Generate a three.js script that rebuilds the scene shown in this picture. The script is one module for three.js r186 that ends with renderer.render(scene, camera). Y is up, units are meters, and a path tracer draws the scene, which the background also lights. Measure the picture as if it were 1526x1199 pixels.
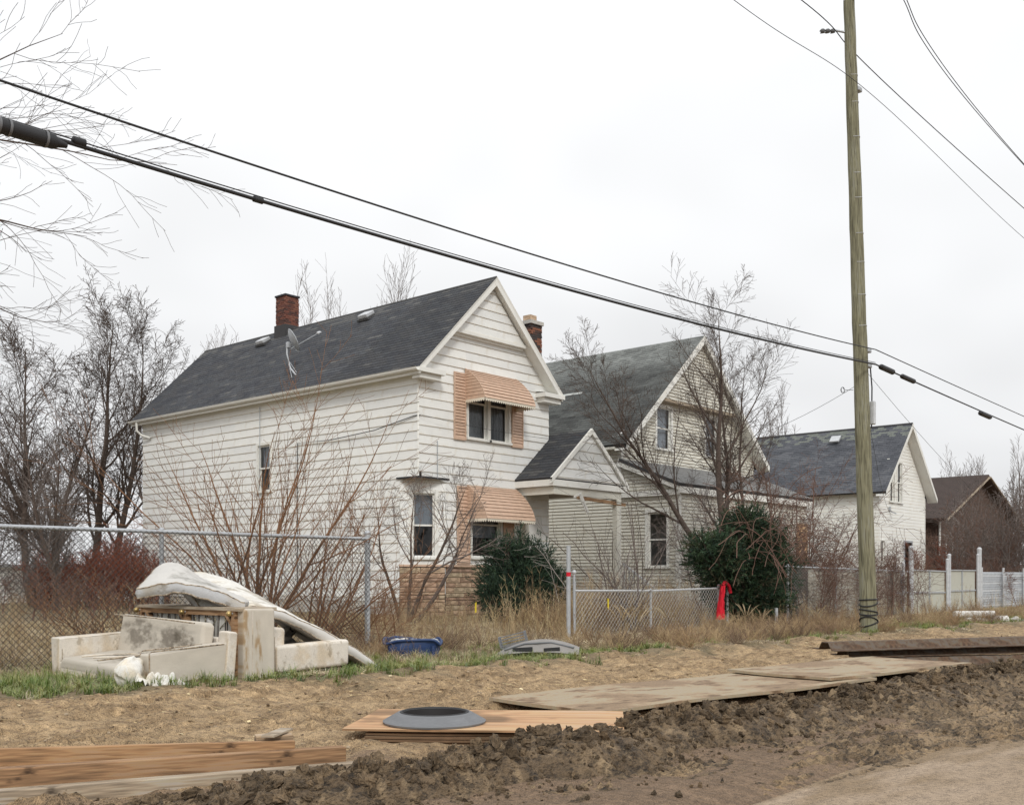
import * as THREE from 'three';
import { mergeGeometries } from 'three/addons/utils/BufferGeometryUtils.js';
import { RoundedBoxGeometry } from 'three/addons/geometries/RoundedBoxGeometry.js';
import { toCreasedNormals } from 'three/addons/utils/BufferGeometryUtils.js';
import { createNoise2D, createNoise3D } from 'simplex-noise';

// World: x runs along the street, -z leads away from it (D = -z), y up, metres. The camera stands in the road.
const P = (X, Y, D) => new THREE.Vector3(X, Y, -D);
const rng = (a) => () => { a = (a + 0x6d2b79f5) | 0; let t = Math.imul(a ^ (a >>> 15), 1 | a); t = (t + Math.imul(t ^ (t >>> 7), 61 | t)) ^ t; return ((t ^ (t >>> 14)) >>> 0) / 4294967296; };
const n2 = createNoise2D(rng(11)), n3 = createNoise3D(rng(12));
const clamp = (x, a = 0, b = 1) => Math.min(b, Math.max(a, x));
const lerp = (a, b, t) => a + (b - a) * t;
const sstep = (a, b, x) => { const t = clamp((x - a) / (b - a)); return t * t * (3 - 2 * t); };
const fbm = (x, y, o = 4) => { let s = 0, a = 0.5; for (let i = 0; i < o; i++) { s += a * n2(x, y); x = x * 2.03 + 7.1; y = y * 2.03 - 3.7; a *= 0.5; } return s; };

// ---------------------------------------------------------------- camera, sky, sun
const scene = new THREE.Scene();
const renderer = new THREE.WebGLRenderer({ antialias: true });
renderer.toneMapping = THREE.LinearToneMapping;
renderer.toneMappingExposure = 1.0;
renderer.shadowMap.enabled = true;
renderer.shadowMap.type = THREE.PCFSoftShadowMap;
const EYE = 1.4, FOC = 1550, YAW = Math.atan(1363 / 1550), CY = Math.cos(YAW), SY = Math.sin(YAW);
const camera = new THREE.PerspectiveCamera((2 * Math.atan(599.5 / FOC) * 180) / Math.PI, 1526 / 1199, 0.1, 3000);
camera.position.set(0, EYE, 0);
camera.lookAt(CY * 10, EYE, -SY * 10);
camera.setViewOffset(1526, 1199, 0, -257.5, 1526, 1199);            // rising front: the lens is shifted up, the camera stays level
{
  const w = 1024, h = 512, a = new Float32Array(w * h * 4);
  for (let j = 0; j < h; j++) for (let i = 0; i < w; i++) {
    const el = ((j + 0.5) / h - 0.5) * Math.PI, az = ((i + 0.5) / w) * 2 * Math.PI, ce = Math.cos(el);
    const x = Math.cos(az) * ce, z = Math.sin(az) * ce, y = Math.max(0, Math.sin(el));
    const q = 1 / (y + 0.35);
    const cl = 0.5 * n3(x * q * 1.1, y, z * q * 1.1) + 0.25 * n3(x * q * 2.6, 3 + y, z * q * 2.6) + 0.12 * n3(x * q * 6, 9, z * q * 6);
    const L = 0.84 * (1 + 0.5 * y) * (1 + 0.17 * cl);
    const k = (j * w + i) * 4;
    a[k] = L * 0.985; a[k + 1] = L * 0.995; a[k + 2] = L * 1.01; a[k + 3] = 1;
  }
  const t = new THREE.DataTexture(a, w, h, THREE.RGBAFormat, THREE.FloatType);
  t.mapping = THREE.EquirectangularReflectionMapping; t.magFilter = THREE.LinearFilter; t.minFilter = THREE.LinearFilter; t.wrapS = THREE.RepeatWrapping; t.needsUpdate = true;
  scene.background = t; scene.environment = t;
}
const sun = new THREE.DirectionalLight(new THREE.Color(1, 0.97, 0.92), 1.5);
sun.position.set(-8, 34, 22); sun.target.position.set(18, 0, -14); scene.add(sun, sun.target);
sun.castShadow = true; sun.shadow.radius = 22; sun.shadow.mapSize.set(2048, 2048);
Object.assign(sun.shadow.camera, { left: -50, right: 50, top: 50, bottom: -50, near: 1, far: 160 });

// ---------------------------------------------------------------- helpers: geometry
class G {                                                             // indexed geometry builder, uv in metres by box projection
  constructor(col = false) { this.p = []; this.n = []; this.u = []; this.c = col ? [] : null; this.i = []; this.color = [1, 1, 1]; }
  v(x, y, z, nx, ny, nz, a, b, c = this.color) { this.p.push(x, y, z); this.n.push(nx, ny, nz); this.u.push(a, b); if (this.c) this.c.push(c[0], c[1], c[2]); return this.p.length / 3 - 1; }
  quad(a, b, c, d, cols) {
    const e = [b[0] - a[0], b[1] - a[1], b[2] - a[2]], f = [c[0] - a[0], c[1] - a[1], c[2] - a[2]];
    let nx = e[1] * f[2] - e[2] * f[1], ny = e[2] * f[0] - e[0] * f[2], nz = e[0] * f[1] - e[1] * f[0]; const l = Math.hypot(nx, ny, nz) || 1; nx /= l; ny /= l; nz /= l;
    const ax = Math.abs(nx), ay = Math.abs(ny), az = Math.abs(nz);
    const uv = (q) => (ax > ay && ax > az ? [q[2], q[1]] : ay > az ? [q[0], q[2]] : [q[0], q[1]]);
    const k = [a, b, c, d].map((q, i) => this.v(q[0], q[1], q[2], nx, ny, nz, ...uv(q), cols ? cols[i] : this.color));
    this.i.push(k[0], k[1], k[2], k[0], k[2], k[3]); return this;
  }
  box(x0, x1, y0, y1, z0, z1) {
    const q = (...a) => this.quad(...a);
    q([x0, y0, z1], [x1, y0, z1], [x1, y1, z1], [x0, y1, z1]); q([x1, y0, z0], [x0, y0, z0], [x0, y1, z0], [x1, y1, z0]);
    q([x1, y0, z1], [x1, y0, z0], [x1, y1, z0], [x1, y1, z1]); q([x0, y0, z0], [x0, y0, z1], [x0, y1, z1], [x0, y1, z0]);
    q([x0, y1, z1], [x1, y1, z1], [x1, y1, z0], [x0, y1, z0]); q([x0, y0, z0], [x1, y0, z0], [x1, y0, z1], [x0, y0, z1]); return this;
  }
  bar(a, b, w, h, up = [0, 1, 0]) {                                   // a square bar from a to b
    const A = new THREE.Vector3(...a), B = new THREE.Vector3(...b), d = B.clone().sub(A).normalize(), s = new THREE.Vector3().crossVectors(d, new THREE.Vector3(...up));
    if (s.length() < 1e-3) s.set(1, 0, 0); s.normalize(); const t = new THREE.Vector3().crossVectors(s, d).normalize();
    const c = (o, i, j) => o.clone().addScaledVector(s, (i * w) / 2).addScaledVector(t, (j * h) / 2).toArray(), k = [[-1, -1], [1, -1], [1, 1], [-1, 1]];
    for (let m = 0; m < 4; m++) { const [i, j] = k[m], [I, J] = k[(m + 1) % 4]; this.quad(c(A, i, j), c(A, I, J), c(B, I, J), c(B, i, j)); }
    this.quad(...[3, 2, 1, 0].map((m) => c(A, ...k[m]))); this.quad(...[0, 1, 2, 3].map((m) => c(B, ...k[m]))); return this;
  }
  tube(pts, rad, sides = 5, cap = false) {
    const nP = pts.length, d = new THREE.Vector3(), s = new THREE.Vector3(), t = new THREE.Vector3(), up = new THREE.Vector3(); let base = this.p.length / 3, len = 0;
    for (let k = 0; k < nP; k++) {
      d.subVectors(pts[Math.min(k + 1, nP - 1)], pts[Math.max(k - 1, 0)]).normalize();
      if (k) len += pts[k].distanceTo(pts[k - 1]);
      up.set(Math.abs(d.y) > 0.9 ? 1 : 0, Math.abs(d.y) > 0.9 ? 0 : 1, 0); s.crossVectors(d, up).normalize(); t.crossVectors(s, d);
      const r = typeof rad === 'number' ? rad : rad[k];
      for (let m = 0; m <= sides; m++) {
        const a = (m / sides) * Math.PI * 2, x = Math.cos(a), y = Math.sin(a), nx = s.x * x + t.x * y, ny = s.y * x + t.y * y, nz = s.z * x + t.z * y;
        this.v(pts[k].x + nx * r, pts[k].y + ny * r, pts[k].z + nz * r, nx, ny, nz, (m / sides) * Math.max(0.06, 6.28 * r), len);
      }
    }
    const w = sides + 1;
    for (let k = 0; k < nP - 1; k++) for (let m = 0; m < sides; m++) { const a = base + k * w + m; this.i.push(a, a + w, a + 1, a + 1, a + w, a + w + 1); }
    if (cap) for (const k of [0, nP - 1]) { const r0 = base + k * w; for (let m = 1; m < sides - 1; m++) { const nb = this.p.length / 3, sg = k ? 1 : -1; for (const q of [0, m, m + 1]) this.v(this.p[(r0 + q) * 3], this.p[(r0 + q) * 3 + 1], this.p[(r0 + q) * 3 + 2], d.x * sg, d.y * sg, d.z * sg, 0, 0); k ? this.i.push(nb, nb + 2, nb + 1) : this.i.push(nb, nb + 1, nb + 2); }; }
    return this;
  }
  geo() {
    const g = new THREE.BufferGeometry();
    g.setAttribute('position', new THREE.Float32BufferAttribute(this.p, 3)); g.setAttribute('normal', new THREE.Float32BufferAttribute(this.n, 3)); g.setAttribute('uv', new THREE.Float32BufferAttribute(this.u, 2));
    if (this.c) g.setAttribute('color', new THREE.Float32BufferAttribute(this.c, 3));
    g.setIndex(this.i); return g;
  }
}
function boxUV(g) {                                                   // uv in metres on any geometry, by the main axis of each normal
  const p = g.attributes.position, n = g.attributes.normal, u = new Float32Array(p.count * 2);
  for (let i = 0; i < p.count; i++) {
    const a = Math.abs(n.getX(i)), b = Math.abs(n.getY(i)), c = Math.abs(n.getZ(i));
    const [s, t] = a > b && a > c ? [p.getZ(i), p.getY(i)] : b > c ? [p.getX(i), p.getZ(i)] : [p.getX(i), p.getY(i)];
    u[2 * i] = s; u[2 * i + 1] = t;
  }
  g.setAttribute('uv', new THREE.BufferAttribute(u, 2)); return g;
}
function warp(g, f) {                                                 // moves every vertex by f(x, y, z) and renews the normals
  const p = g.attributes.position; for (let i = 0; i < p.count; i++) { const q = f(p.getX(i), p.getY(i), p.getZ(i)); p.setXYZ(i, q[0], q[1], q[2]); }
  g.computeVertexNormals(); return g;
}
const rbox = (w, h, d, r = 0.03, seg = 2) => boxUV(new RoundedBoxGeometry(w, h, d, seg, Math.min(r, w / 2.05, h / 2.05, d / 2.05)));
function grid(nu, nv, f, uvf) {                                       // a sheet f(s, t) with s, t in 0..1
  const g = new THREE.BufferGeometry(), p = [], u = [], ix = [];
  for (let j = 0; j <= nv; j++) for (let i = 0; i <= nu; i++) { const q = f(i / nu, j / nv); p.push(q[0], q[1], q[2]); u.push(...(uvf ? uvf(i / nu, j / nv) : [i / nu, j / nv])); }
  for (let j = 0; j < nv; j++) for (let i = 0; i < nu; i++) { const a = j * (nu + 1) + i; ix.push(a, a + 1, a + nu + 1, a + 1, a + nu + 2, a + nu + 1); }
  g.setAttribute('position', new THREE.Float32BufferAttribute(p, 3)); g.setAttribute('uv', new THREE.Float32BufferAttribute(u, 2)); g.setIndex(ix); g.computeVertexNormals(); return g;
}
// ---------------------------------------------------------------- helpers: things
const taken = {};
const numbered = (n) => { const k = taken[n] = (taken[n] ?? -1) + 1; return k ? `${n}_${String(k).padStart(3, '0')}` : n; };
function tag(o, label, category, group, kind) { Object.assign(o.userData, { label, category }); if (group) o.userData.group = group; if (kind) o.userData.kind = kind; return o; }
function mesh(name, geo, mat, parent, pos, rotY = 0) {
  const m = new THREE.Mesh(geo instanceof G ? geo.geo() : geo, mat); m.name = parent ? name : numbered(name); (parent || scene).add(m);
  if (pos) m.position.copy(pos.isVector3 ? pos : new THREE.Vector3(...pos)); m.rotation.y = rotY; return m;
}
function thing(name, label, category, pos, rotY = 0, group) { const o = new THREE.Group(); o.name = numbered(name); scene.add(o); o.position.copy(pos); o.rotation.y = rotY; return tag(o, label, category, group); }
function structure(name, geo, mat) { const m = mesh(name, geo, mat); m.userData.kind = 'structure'; return m; }

// ---------------------------------------------------------------- textures and materials
const hash = (x, y, s) => { let h = Math.imul(x, 374761393) + Math.imul(y, 668265263) + Math.imul(s, 974634521); h = Math.imul(h ^ (h >>> 13), 1274126177); return ((h ^ (h >>> 16)) >>> 0) / 4294967296; };
function pn(u, v, fx, fy, s) {                                        // periodic value noise on a unit tile
  const x = u * fx, y = v * fy, i = Math.floor(x), j = Math.floor(y), a = x - i, b = y - j, sa = a * a * (3 - 2 * a), sb = b * b * (3 - 2 * b), I = (k) => ((k % fx) + fx) % fx, J = (k) => ((k % fy) + fy) % fy;
  return lerp(lerp(hash(I(i), J(j), s), hash(I(i + 1), J(j), s), sa), lerp(hash(I(i), J(j + 1), s), hash(I(i + 1), J(j + 1), s), sa), sb);
}
const pf = (u, v, fx, fy, s, o = 4) => { let t = 0, a = 0.5, w = 0; for (let k = 0; k < o; k++) { t += a * pn(u, v, fx << k, fy << k, s + k); w += a; a *= 0.55; } return t / w; };
const toLin = (c) => (c <= 0.04045 ? c / 12.92 : ((c + 0.055) / 1.055) ** 2.4), toS = (c) => (c <= 0.0031308 ? c * 12.92 : 1.055 * c ** (1 / 2.4) - 0.055);
function tex(size, metres, fn, srgb = true, my = metres) {            // colour maps are levelled to a mean of 0.8, so that a material's colour is its albedo (see mat)
  const N = size * size, f = new Float32Array(N * 3), a = new Uint8Array(N * 4); let sum = 0;
  for (let j = 0; j < size; j++) for (let i = 0; i < size; i++) { let c = fn((i + 0.5) / size, (j + 0.5) / size); if (typeof c === 'number') c = [c, c, c]; const k = (j * size + i) * 3; for (let m = 0; m < 3; m++) { f[k + m] = srgb ? toLin(clamp(c[m])) : clamp(c[m]); sum += f[k + m]; } }
  const s = srgb ? 0.8 / (sum / (N * 3)) : 1;
  for (let i = 0; i < N; i++) { for (let m = 0; m < 3; m++) { const q = clamp(f[i * 3 + m] * s); a[i * 4 + m] = Math.round((srgb ? toS(q) : q) * 255); } a[i * 4 + 3] = 255; }
  const t = new THREE.DataTexture(a, size, size); t.wrapS = t.wrapT = THREE.RepeatWrapping; t.magFilter = THREE.LinearFilter; t.minFilter = THREE.LinearMipmapLinearFilter; t.generateMipmaps = true;
  if (srgb) t.colorSpace = THREE.SRGBColorSpace; t.repeat.set(1 / metres, 1 / my); t.needsUpdate = true; return t;
}
const mix3 = (a, b, t) => [lerp(a[0], b[0], t), lerp(a[1], b[1], t), lerp(a[2], b[2], t)];
const rgb = (r, g, b) => new THREE.Color().setRGB(r, g, b);
const mat = (o) => { if (o.map) o.color.multiplyScalar(1 / 0.8); return new THREE.MeshStandardMaterial({ roughness: 0.85, side: THREE.DoubleSide, ...o }); };
const T = {
  siding: tex(512, 2.4, (u, v) => { const s = pf(u, v, 40, 3, 3, 3), g = pf(u, v, 6, 6, 9), f = pn(u, v, 256, 256, 5), d = sstep(0.62, 0.85, pf(u, v, 14, 10, 21)); const k = 0.88 + 0.05 * g + 0.012 * s + 0.03 * (f - 0.5); return mix3([k, k, k * 0.988], [k * 0.93, k * 0.90, k * 0.84], d * 0.4); }),
  shingle: tex(512, 1.3, (u, v) => { const k = 0.72 + 0.32 * (pn(u, v, 220, 220, 2) - 0.5) + 0.28 * pf(u, v, 20, 20, 4); return [k, k, k * 1.01]; }),
  wood: tex(1024, 1.5, (u, v) => { const w = pf(u, v, 3, 9, 31), g = 0.6 * pf(u, v + 0.03 * w, 5, 60, 7, 3) + 0.4 * pf(u, v, 10, 180, 9, 2), s = sstep(0.6, 0.78, pf(u, v, 8, 20, 15, 5)); const k = 0.62 + 0.75 * (g - 0.45) + 0.12 * (pf(u, v, 3, 5, 33) - 0.5); return mix3([k, k * 0.96, k * 0.9], [k * 0.42, k * 0.38, k * 0.34], s * 0.85); }),
  pole: tex(1024, 1.1, (u, v) => { const g = pf(u, v, 110, 9, 8, 3), w = pf(u, v, 12, 5, 38, 3), c = sstep(0.60, 0.74, pf(u, v, 90, 6, 18, 3)), l = pf(u, v, 5, 4, 28, 3); const k = 0.62 + 0.35 * (g - 0.5) + 0.22 * (w - 0.5) + 0.12 * (l - 0.5); return mix3([k, k * 0.985, k * 0.9], [k * 0.62, k * 0.6, k * 0.55], c * 0.8); }, true, 2.3),
  grain: tex(512, 0.7, (u, v) => { const k = 0.72 + 0.36 * (pf(u, v, 24, 24, 13, 4) - 0.5) + 0.5 * (pn(u, v, 200, 200, 6) - 0.5); const p = pn(u, v, 90, 90, 16) > 0.93 ? 0.28 : 0; return k + p * 0.6; }),
  grainB: tex(512, 0.7, (u, v) => 0.5 + 0.6 * (pf(u, v, 18, 18, 13, 5) - 0.5) + 0.3 * (pn(u, v, 160, 160, 6) - 0.5), false),
  mud: tex(1024, 0.9, (u, v) => { const a = pf(u, v, 22, 22, 113, 5), b = pf(u, v, 60, 60, 117, 3), c = pn(u, v, 300, 300, 6), w = pf(u, v, 6, 6, 119, 3); return 0.6 + 0.75 * (a - 0.5) + 0.5 * (b - 0.5) + 0.22 * (c - 0.5) + 0.3 * (w - 0.5); }),
  mudB: tex(1024, 0.9, (u, v) => 0.5 + 0.9 * (pf(u, v, 22, 22, 113, 5) - 0.5) + 0.5 * (pf(u, v, 60, 60, 117, 3) - 0.5), false),
  fabric: tex(512, 1.1, (u, v) => { const w = 0.04 * (Math.sin(u * 6.283 * 160) + Math.sin(v * 6.283 * 160)), g = pf(u, v, 4, 4, 41), s = sstep(0.48, 0.75, pf(u, v, 5, 4, 51, 5)), q = sstep(0.55, 0.7, pf(u, v, 9, 7, 57, 5)), f = pn(u, v, 150, 150, 59); const k = 0.84 + w * 0.6 + 0.14 * (g - 0.5) + 0.08 * (f - 0.5); return mix3(mix3([k, k, k], [k * 0.88, k * 0.81, k * 0.70], s * 0.5), [k * 0.66, k * 0.62, k * 0.56], q * 0.55); }),
  brick: tex(256, 0.5, (u, v) => 0.7 + 0.6 * (pf(u, v, 12, 12, 3) - 0.5) + 0.2 * (pn(u, v, 120, 120, 9) - 0.5)),
  stone: tex(256, 0.8, (u, v) => { const k = 0.72 + 0.6 * (pf(u, v, 5, 26, 3) - 0.5) + 0.2 * (pn(u, v, 128, 128, 9) - 0.5); return [k, k * 0.98, k * 0.95]; }),
  rust: tex(512, 1.2, (u, v) => { const s = sstep(0.45, 0.7, pf(u, v, 6, 10, 23)), k = 0.6 + 0.5 * (pf(u, v, 30, 30, 33) - 0.5); return mix3([k, k * 0.92, k * 0.84], [k * 0.8, k * 0.68, k * 0.56], s); }),
  metal: tex(256, 0.9, (u, v) => 0.84 + 0.12 * (pf(u, v, 10, 10, 61) - 0.5) + 0.05 * (pn(u, v, 90, 90, 5) - 0.5)),
  ply: tex(512, 2.44, (u, v) => { const w = pf(u, v, 3, 3, 71), g = pf(u, v + 0.06 * w, 3, 46, 73, 4), m = sstep(0.5, 0.72, pf(u, v, 5, 6, 75)); const k = 0.74 + 0.45 * (g - 0.5); return mix3([k, k * 0.93, k * 0.83], [k * 0.72, k * 0.68, k * 0.6], m); }),
  muddy: tex(512, 2.6, (u, v) => { const m = sstep(0.42, 0.6, pf(u, v, 4, 5, 81, 5)), f = pn(u, v, 200, 200, 83), k = 0.8 + 0.14 * (f - 0.5) + 0.1 * pf(u, v, 3, 30, 84); const d = sstep(0.58, 0.8, pf(u, v, 9, 22, 85, 5)); return mix3(mix3([k, k * 0.94, k * 0.86], [k * 0.80, k * 0.74, k * 0.66], m), [k * 0.55, k * 0.48, k * 0.40], d * 0.8); }),
};
const M = {
  siding: [[0.80, 0.80, 0.79], [0.775, 0.775, 0.765], [0.815, 0.815, 0.805], [0.75, 0.755, 0.755]].map((c) => mat({ color: rgb(...c), map: T.siding, vertexColors: true, roughness: 0.55 })),
  white: mat({ color: rgb(0.76, 0.755, 0.73), map: T.siding, roughness: 0.6 }),
  cream: mat({ color: rgb(0.63, 0.615, 0.56), map: T.siding, vertexColors: true, roughness: 0.7 }),
  white3: mat({ color: rgb(0.84, 0.84, 0.82), map: T.siding, vertexColors: true, roughness: 0.6 }),
  wallBack: mat({ color: rgb(0.72, 0.71, 0.68) }),
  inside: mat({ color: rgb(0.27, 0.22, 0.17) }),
  shingle: [[0.040, 0.043, 0.049], [0.052, 0.055, 0.060], [0.033, 0.035, 0.041], [0.080, 0.080, 0.078], [0.047, 0.048, 0.051]].map((c) => mat({ color: rgb(...c), map: T.shingle, roughness: 0.95 })),
  shingleV: mat({ color: rgb(1, 1, 1), map: T.shingle, vertexColors: true, roughness: 0.95 }),
  deck: mat({ color: rgb(0.05, 0.05, 0.052), roughness: 0.95 }),
  salmon: mat({ color: rgb(0.58, 0.405, 0.295), map: T.metal, roughness: 0.55 }),
  scallop: mat({ color: rgb(0.76, 0.70, 0.58), map: T.metal, roughness: 0.6 }),
  glass: new THREE.MeshPhysicalMaterial({ color: rgb(0.55, 0.58, 0.6), roughness: 0.06, transmission: 1, thickness: 0, ior: 1.5, side: THREE.DoubleSide }),
  curtain: mat({ color: rgb(0.30, 0.31, 0.32), roughness: 1 }),
  curtainPale: mat({ color: rgb(0.5, 0.52, 0.56), roughness: 1 }),
  brick: [[0.18, 0.066, 0.044], [0.135, 0.052, 0.038], [0.21, 0.088, 0.058], [0.09, 0.044, 0.036]].map((c) => mat({ color: rgb(...c), map: T.brick })),
  sooty: [[0.055, 0.045, 0.042], [0.24, 0.10, 0.06], [0.09, 0.05, 0.04]].map((c) => mat({ color: rgb(...c), map: T.brick })),
  mortar: mat({ color: rgb(0.16, 0.14, 0.12), map: T.brick }),
  stone: [[0.40, 0.275, 0.20], [0.36, 0.25, 0.18], [0.45, 0.335, 0.24], [0.43, 0.35, 0.25], [0.32, 0.22, 0.165]].map((c) => mat({ color: rgb(...c), map: T.stone })),
  concrete: mat({ color: rgb(0.5, 0.48, 0.44), map: T.grain }),
  galv: mat({ color: rgb(0.44, 0.46, 0.48), map: T.metal, roughness: 0.5, metalness: 0.35 }),
  galvPale: mat({ color: rgb(0.53, 0.545, 0.56), map: T.metal, roughness: 0.55, metalness: 0.2 }),
  wire: mat({ color: rgb(0.055, 0.05, 0.048), roughness: 0.8 }),
  wirePale: mat({ color: rgb(0.34, 0.33, 0.31), roughness: 0.8 }),
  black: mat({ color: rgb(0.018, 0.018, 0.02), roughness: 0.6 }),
  rubber: mat({ color: rgb(0.165, 0.17, 0.178), map: T.metal, roughness: 0.75 }),
  pole: mat({ color: rgb(0.20, 0.195, 0.152), map: T.pole, bumpMap: T.pole, bumpScale: 0.008, roughness: 0.95 }),
  bark: mat({ color: rgb(0.10, 0.074, 0.06), map: T.grain, roughness: 1 }),
  barkGrey: mat({ color: rgb(0.17, 0.14, 0.125), map: T.grain, roughness: 1 }),
  barkOrange: mat({ color: rgb(0.235, 0.125, 0.068), map: T.grain, roughness: 1 }),
  twigRed: mat({ color: rgb(0.22, 0.075, 0.045), roughness: 1 }),
  vine: mat({ color: rgb(0.17, 0.10, 0.075), roughness: 1 }),
  vinePale: mat({ color: rgb(0.36, 0.32, 0.29), roughness: 1 }),
  lumber: [[0.33, 0.205, 0.115], [0.28, 0.175, 0.102], [0.37, 0.285, 0.205]].map((c) => mat({ color: rgb(...c), map: T.wood })),
  lumberGrey: mat({ color: rgb(0.33, 0.285, 0.235), map: T.wood }),
  ply: mat({ color: rgb(0.42, 0.285, 0.195), map: T.ply }),
  plyDark: mat({ color: rgb(0.22, 0.15, 0.105), map: T.ply }),
  muddy: mat({ color: rgb(0.285, 0.235, 0.185), map: T.muddy }),
  rust: mat({ color: rgb(0.095, 0.074, 0.06), map: T.rust, roughness: 0.8, metalness: 0.1 }),
  sofa: mat({ color: rgb(0.60, 0.555, 0.49), map: T.fabric, bumpMap: T.fabric, bumpScale: 0.004, roughness: 1 }),
  sheet: mat({ color: rgb(0.64, 0.625, 0.585), map: T.fabric, bumpMap: T.fabric, bumpScale: 0.004, roughness: 1 }),
  red: mat({ color: rgb(0.62, 0.012, 0.03), roughness: 0.9 }),
  yellow: mat({ color: rgb(0.72, 0.56, 0.03), roughness: 0.7 }),
  blue: mat({ color: rgb(0.014, 0.04, 0.125), map: T.metal, roughness: 0.5 }),
};
// ---------------------------------------------------------------- the ground, the dirt road, the bank of mud along it
const grassEdge = (X) => 9.7 - 0.13 * clamp(X - 5, 0, 16) + 0.9 * fbm(X * 0.5, 3.3) - 0.35 * Math.exp(-(((X - 7) / 2.2) ** 2));   // where the sand ends and the verge begins
const bermD = (X) => 4.76 - 0.125 * clamp(X - 3.5, -3, 3.5) - 0.07 * Math.max(0, X - 7) + 0.12 * fbm(X * 0.5, 40);
const roadEdge = (X) => 3.05 - 0.19 * clamp(X - 5.7, -3, 7);
function gBase(X, D) {
  if (D < 3.6) return lerp(-0.05, 0.06, sstep(2.8, 3.6, D));
  const far = sstep(60, 30, Math.hypot(X - 15, D));
  let h = 0.06 + 0.06 * sstep(3.6, 5.4, D) + 0.014 * clamp(D - 5.5, 0, 16);
  h += 0.05 * far * fbm(X * 0.33, D * 0.33, 3);
  const sand = far * sstep(4, 5.6, D) * (1 - sstep(-0.6, 0.8, D - grassEdge(X)));
  const rd = D - (9.25 - 0.085 * (X - 6)) - 0.35 * fbm(X * 0.6, 8);
  h += far * 0.10 * Math.exp(-rd * rd / 0.18) * sstep(5.5, 8, X) * (0.5 + 1.1 * Math.max(0, 0.5 + fbm(X * 0.9, 5)));
  const ld = D - 8.7 - 0.3 * fbm(X * 0.8, 18); h += far * 0.05 * sstep(-0.35, 0.35, ld) * (1 - sstep(6, 8.5, X));
  const churn = sstep(-0.05, 0.35, fbm(X * 0.55 + 12, D * 0.9, 3) + 0.15); h += sand * (0.055 * fbm(X * 1.3, D * 1.6, 3) + 0.035 * Math.abs(fbm(X * 3.1, D * 3.6, 3)) + churn * (0.055 * (0.5 - Math.abs(n2(X * 4.2, D * 5.3))) + 0.034 * (0.5 - Math.abs(n2(X * 9, D * 10))) + 0.016 * n2(X * 17, D * 18)) + 0.014 * fbm(X * 11, D * 11, 3));
  h += (1 - sand) * far * 0.03 * fbm(X * 2, D * 2, 2);
  return h;
}
const ground = (X, D) => gBase(X, D);
{
  const xs = [], ds = [];
  for (let x = 1.2; x < 60; x += Math.max(0.045, 0.0058 * x)) xs.push(x);
  for (let x = xs.at(-1) + 1, k = 1; x < 900; k *= 1.35, x += k) xs.push(x);
  for (let x = 0.9, k = 0.3; x > -900; k *= 1.4, x -= k) xs.unshift(x);
  for (let d = 4; d < 42; d += d < 10.2 ? 0.045 : Math.max(0.09, 0.011 * d)) ds.push(d);
  for (let d = ds.at(-1) + 1, k = 1; d < 900; k *= 1.35, d += k) ds.push(d);
  for (let d = 3.8, k = 0.15; d > -900; k *= 1.35, d -= k) ds.unshift(d);
  const p = [], u = [], c = [], ix = [], nx = xs.length;
  for (const D of ds) for (const X of xs) {
    p.push(X, gBase(X, D), -D); u.push(X, D);
    const g = sstep(-0.35, 0.35, D - grassEdge(X) + 0.5 * fbm(X * 2.4, D * 2.4, 3)), a = clamp(0.5 + 0.9 * fbm(X * 0.7, D * 0.9 + 5, 4)), b = sstep(0.05, 0.38, fbm(X * 1.9 + 9, D * 2.9, 5)), w = sstep(0.05, 0.35, fbm(X * 0.5 + 30, D * 1.1 + 2, 4)) * sstep(9.6, 7.2, D) * sstep(12, 4, X);
    let k = mix3([0.46, 0.325, 0.185], [0.35, 0.245, 0.138], a); const cw = sstep(-0.05, 0.35, fbm(X * 0.55 + 12, D * 0.9, 3) + 0.15) * sstep(-0.15, 0.3, fbm(X * 4.2, D * 5, 4)); k = mix3(k, [0.20, 0.132, 0.07], Math.max(b * 0.75, w * 0.75, cw * 0.7));
    const m = sstep(0.75, -0.05, D - bermD(X) - 0.35 + 0.9 * fbm(X * 1.9, D * 1.9 + 50, 4)); k = mix3(k, [0.20, 0.135, 0.085], m * (D < 7 ? 1 : 0));
    k = mix3(k, mix3([0.25, 0.19, 0.115], [0.17, 0.135, 0.075], clamp(0.5 + fbm(X, D + 70))), g);
    const fk = (1 + 0.2 * n2(X * 9, D * 11) * (1 - g) + 0.14 * n2(X * 21, D * 24)) / 0.8; c.push(...k.map((q) => q * fk));
  }
  for (let j = 0; j < ds.length - 1; j++) for (let i = 0; i < nx - 1; i++) { const a = j * nx + i; ix.push(a, a + 1, a + nx, a + 1, a + nx + 1, a + nx); }
  const g = new THREE.BufferGeometry(); g.setAttribute('position', new THREE.Float32BufferAttribute(p, 3)); g.setAttribute('uv', new THREE.Float32BufferAttribute(u, 2)); g.setAttribute('color', new THREE.Float32BufferAttribute(c, 3)); g.setIndex(ix); g.computeVertexNormals();
  structure('ground', g, new THREE.MeshStandardMaterial({ map: T.grain, vertexColors: true, roughness: 1, bumpMap: T.mudB, bumpScale: 0.035 })).userData.label = 'sandy verge and weedy lots in front of the houses';
}
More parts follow.
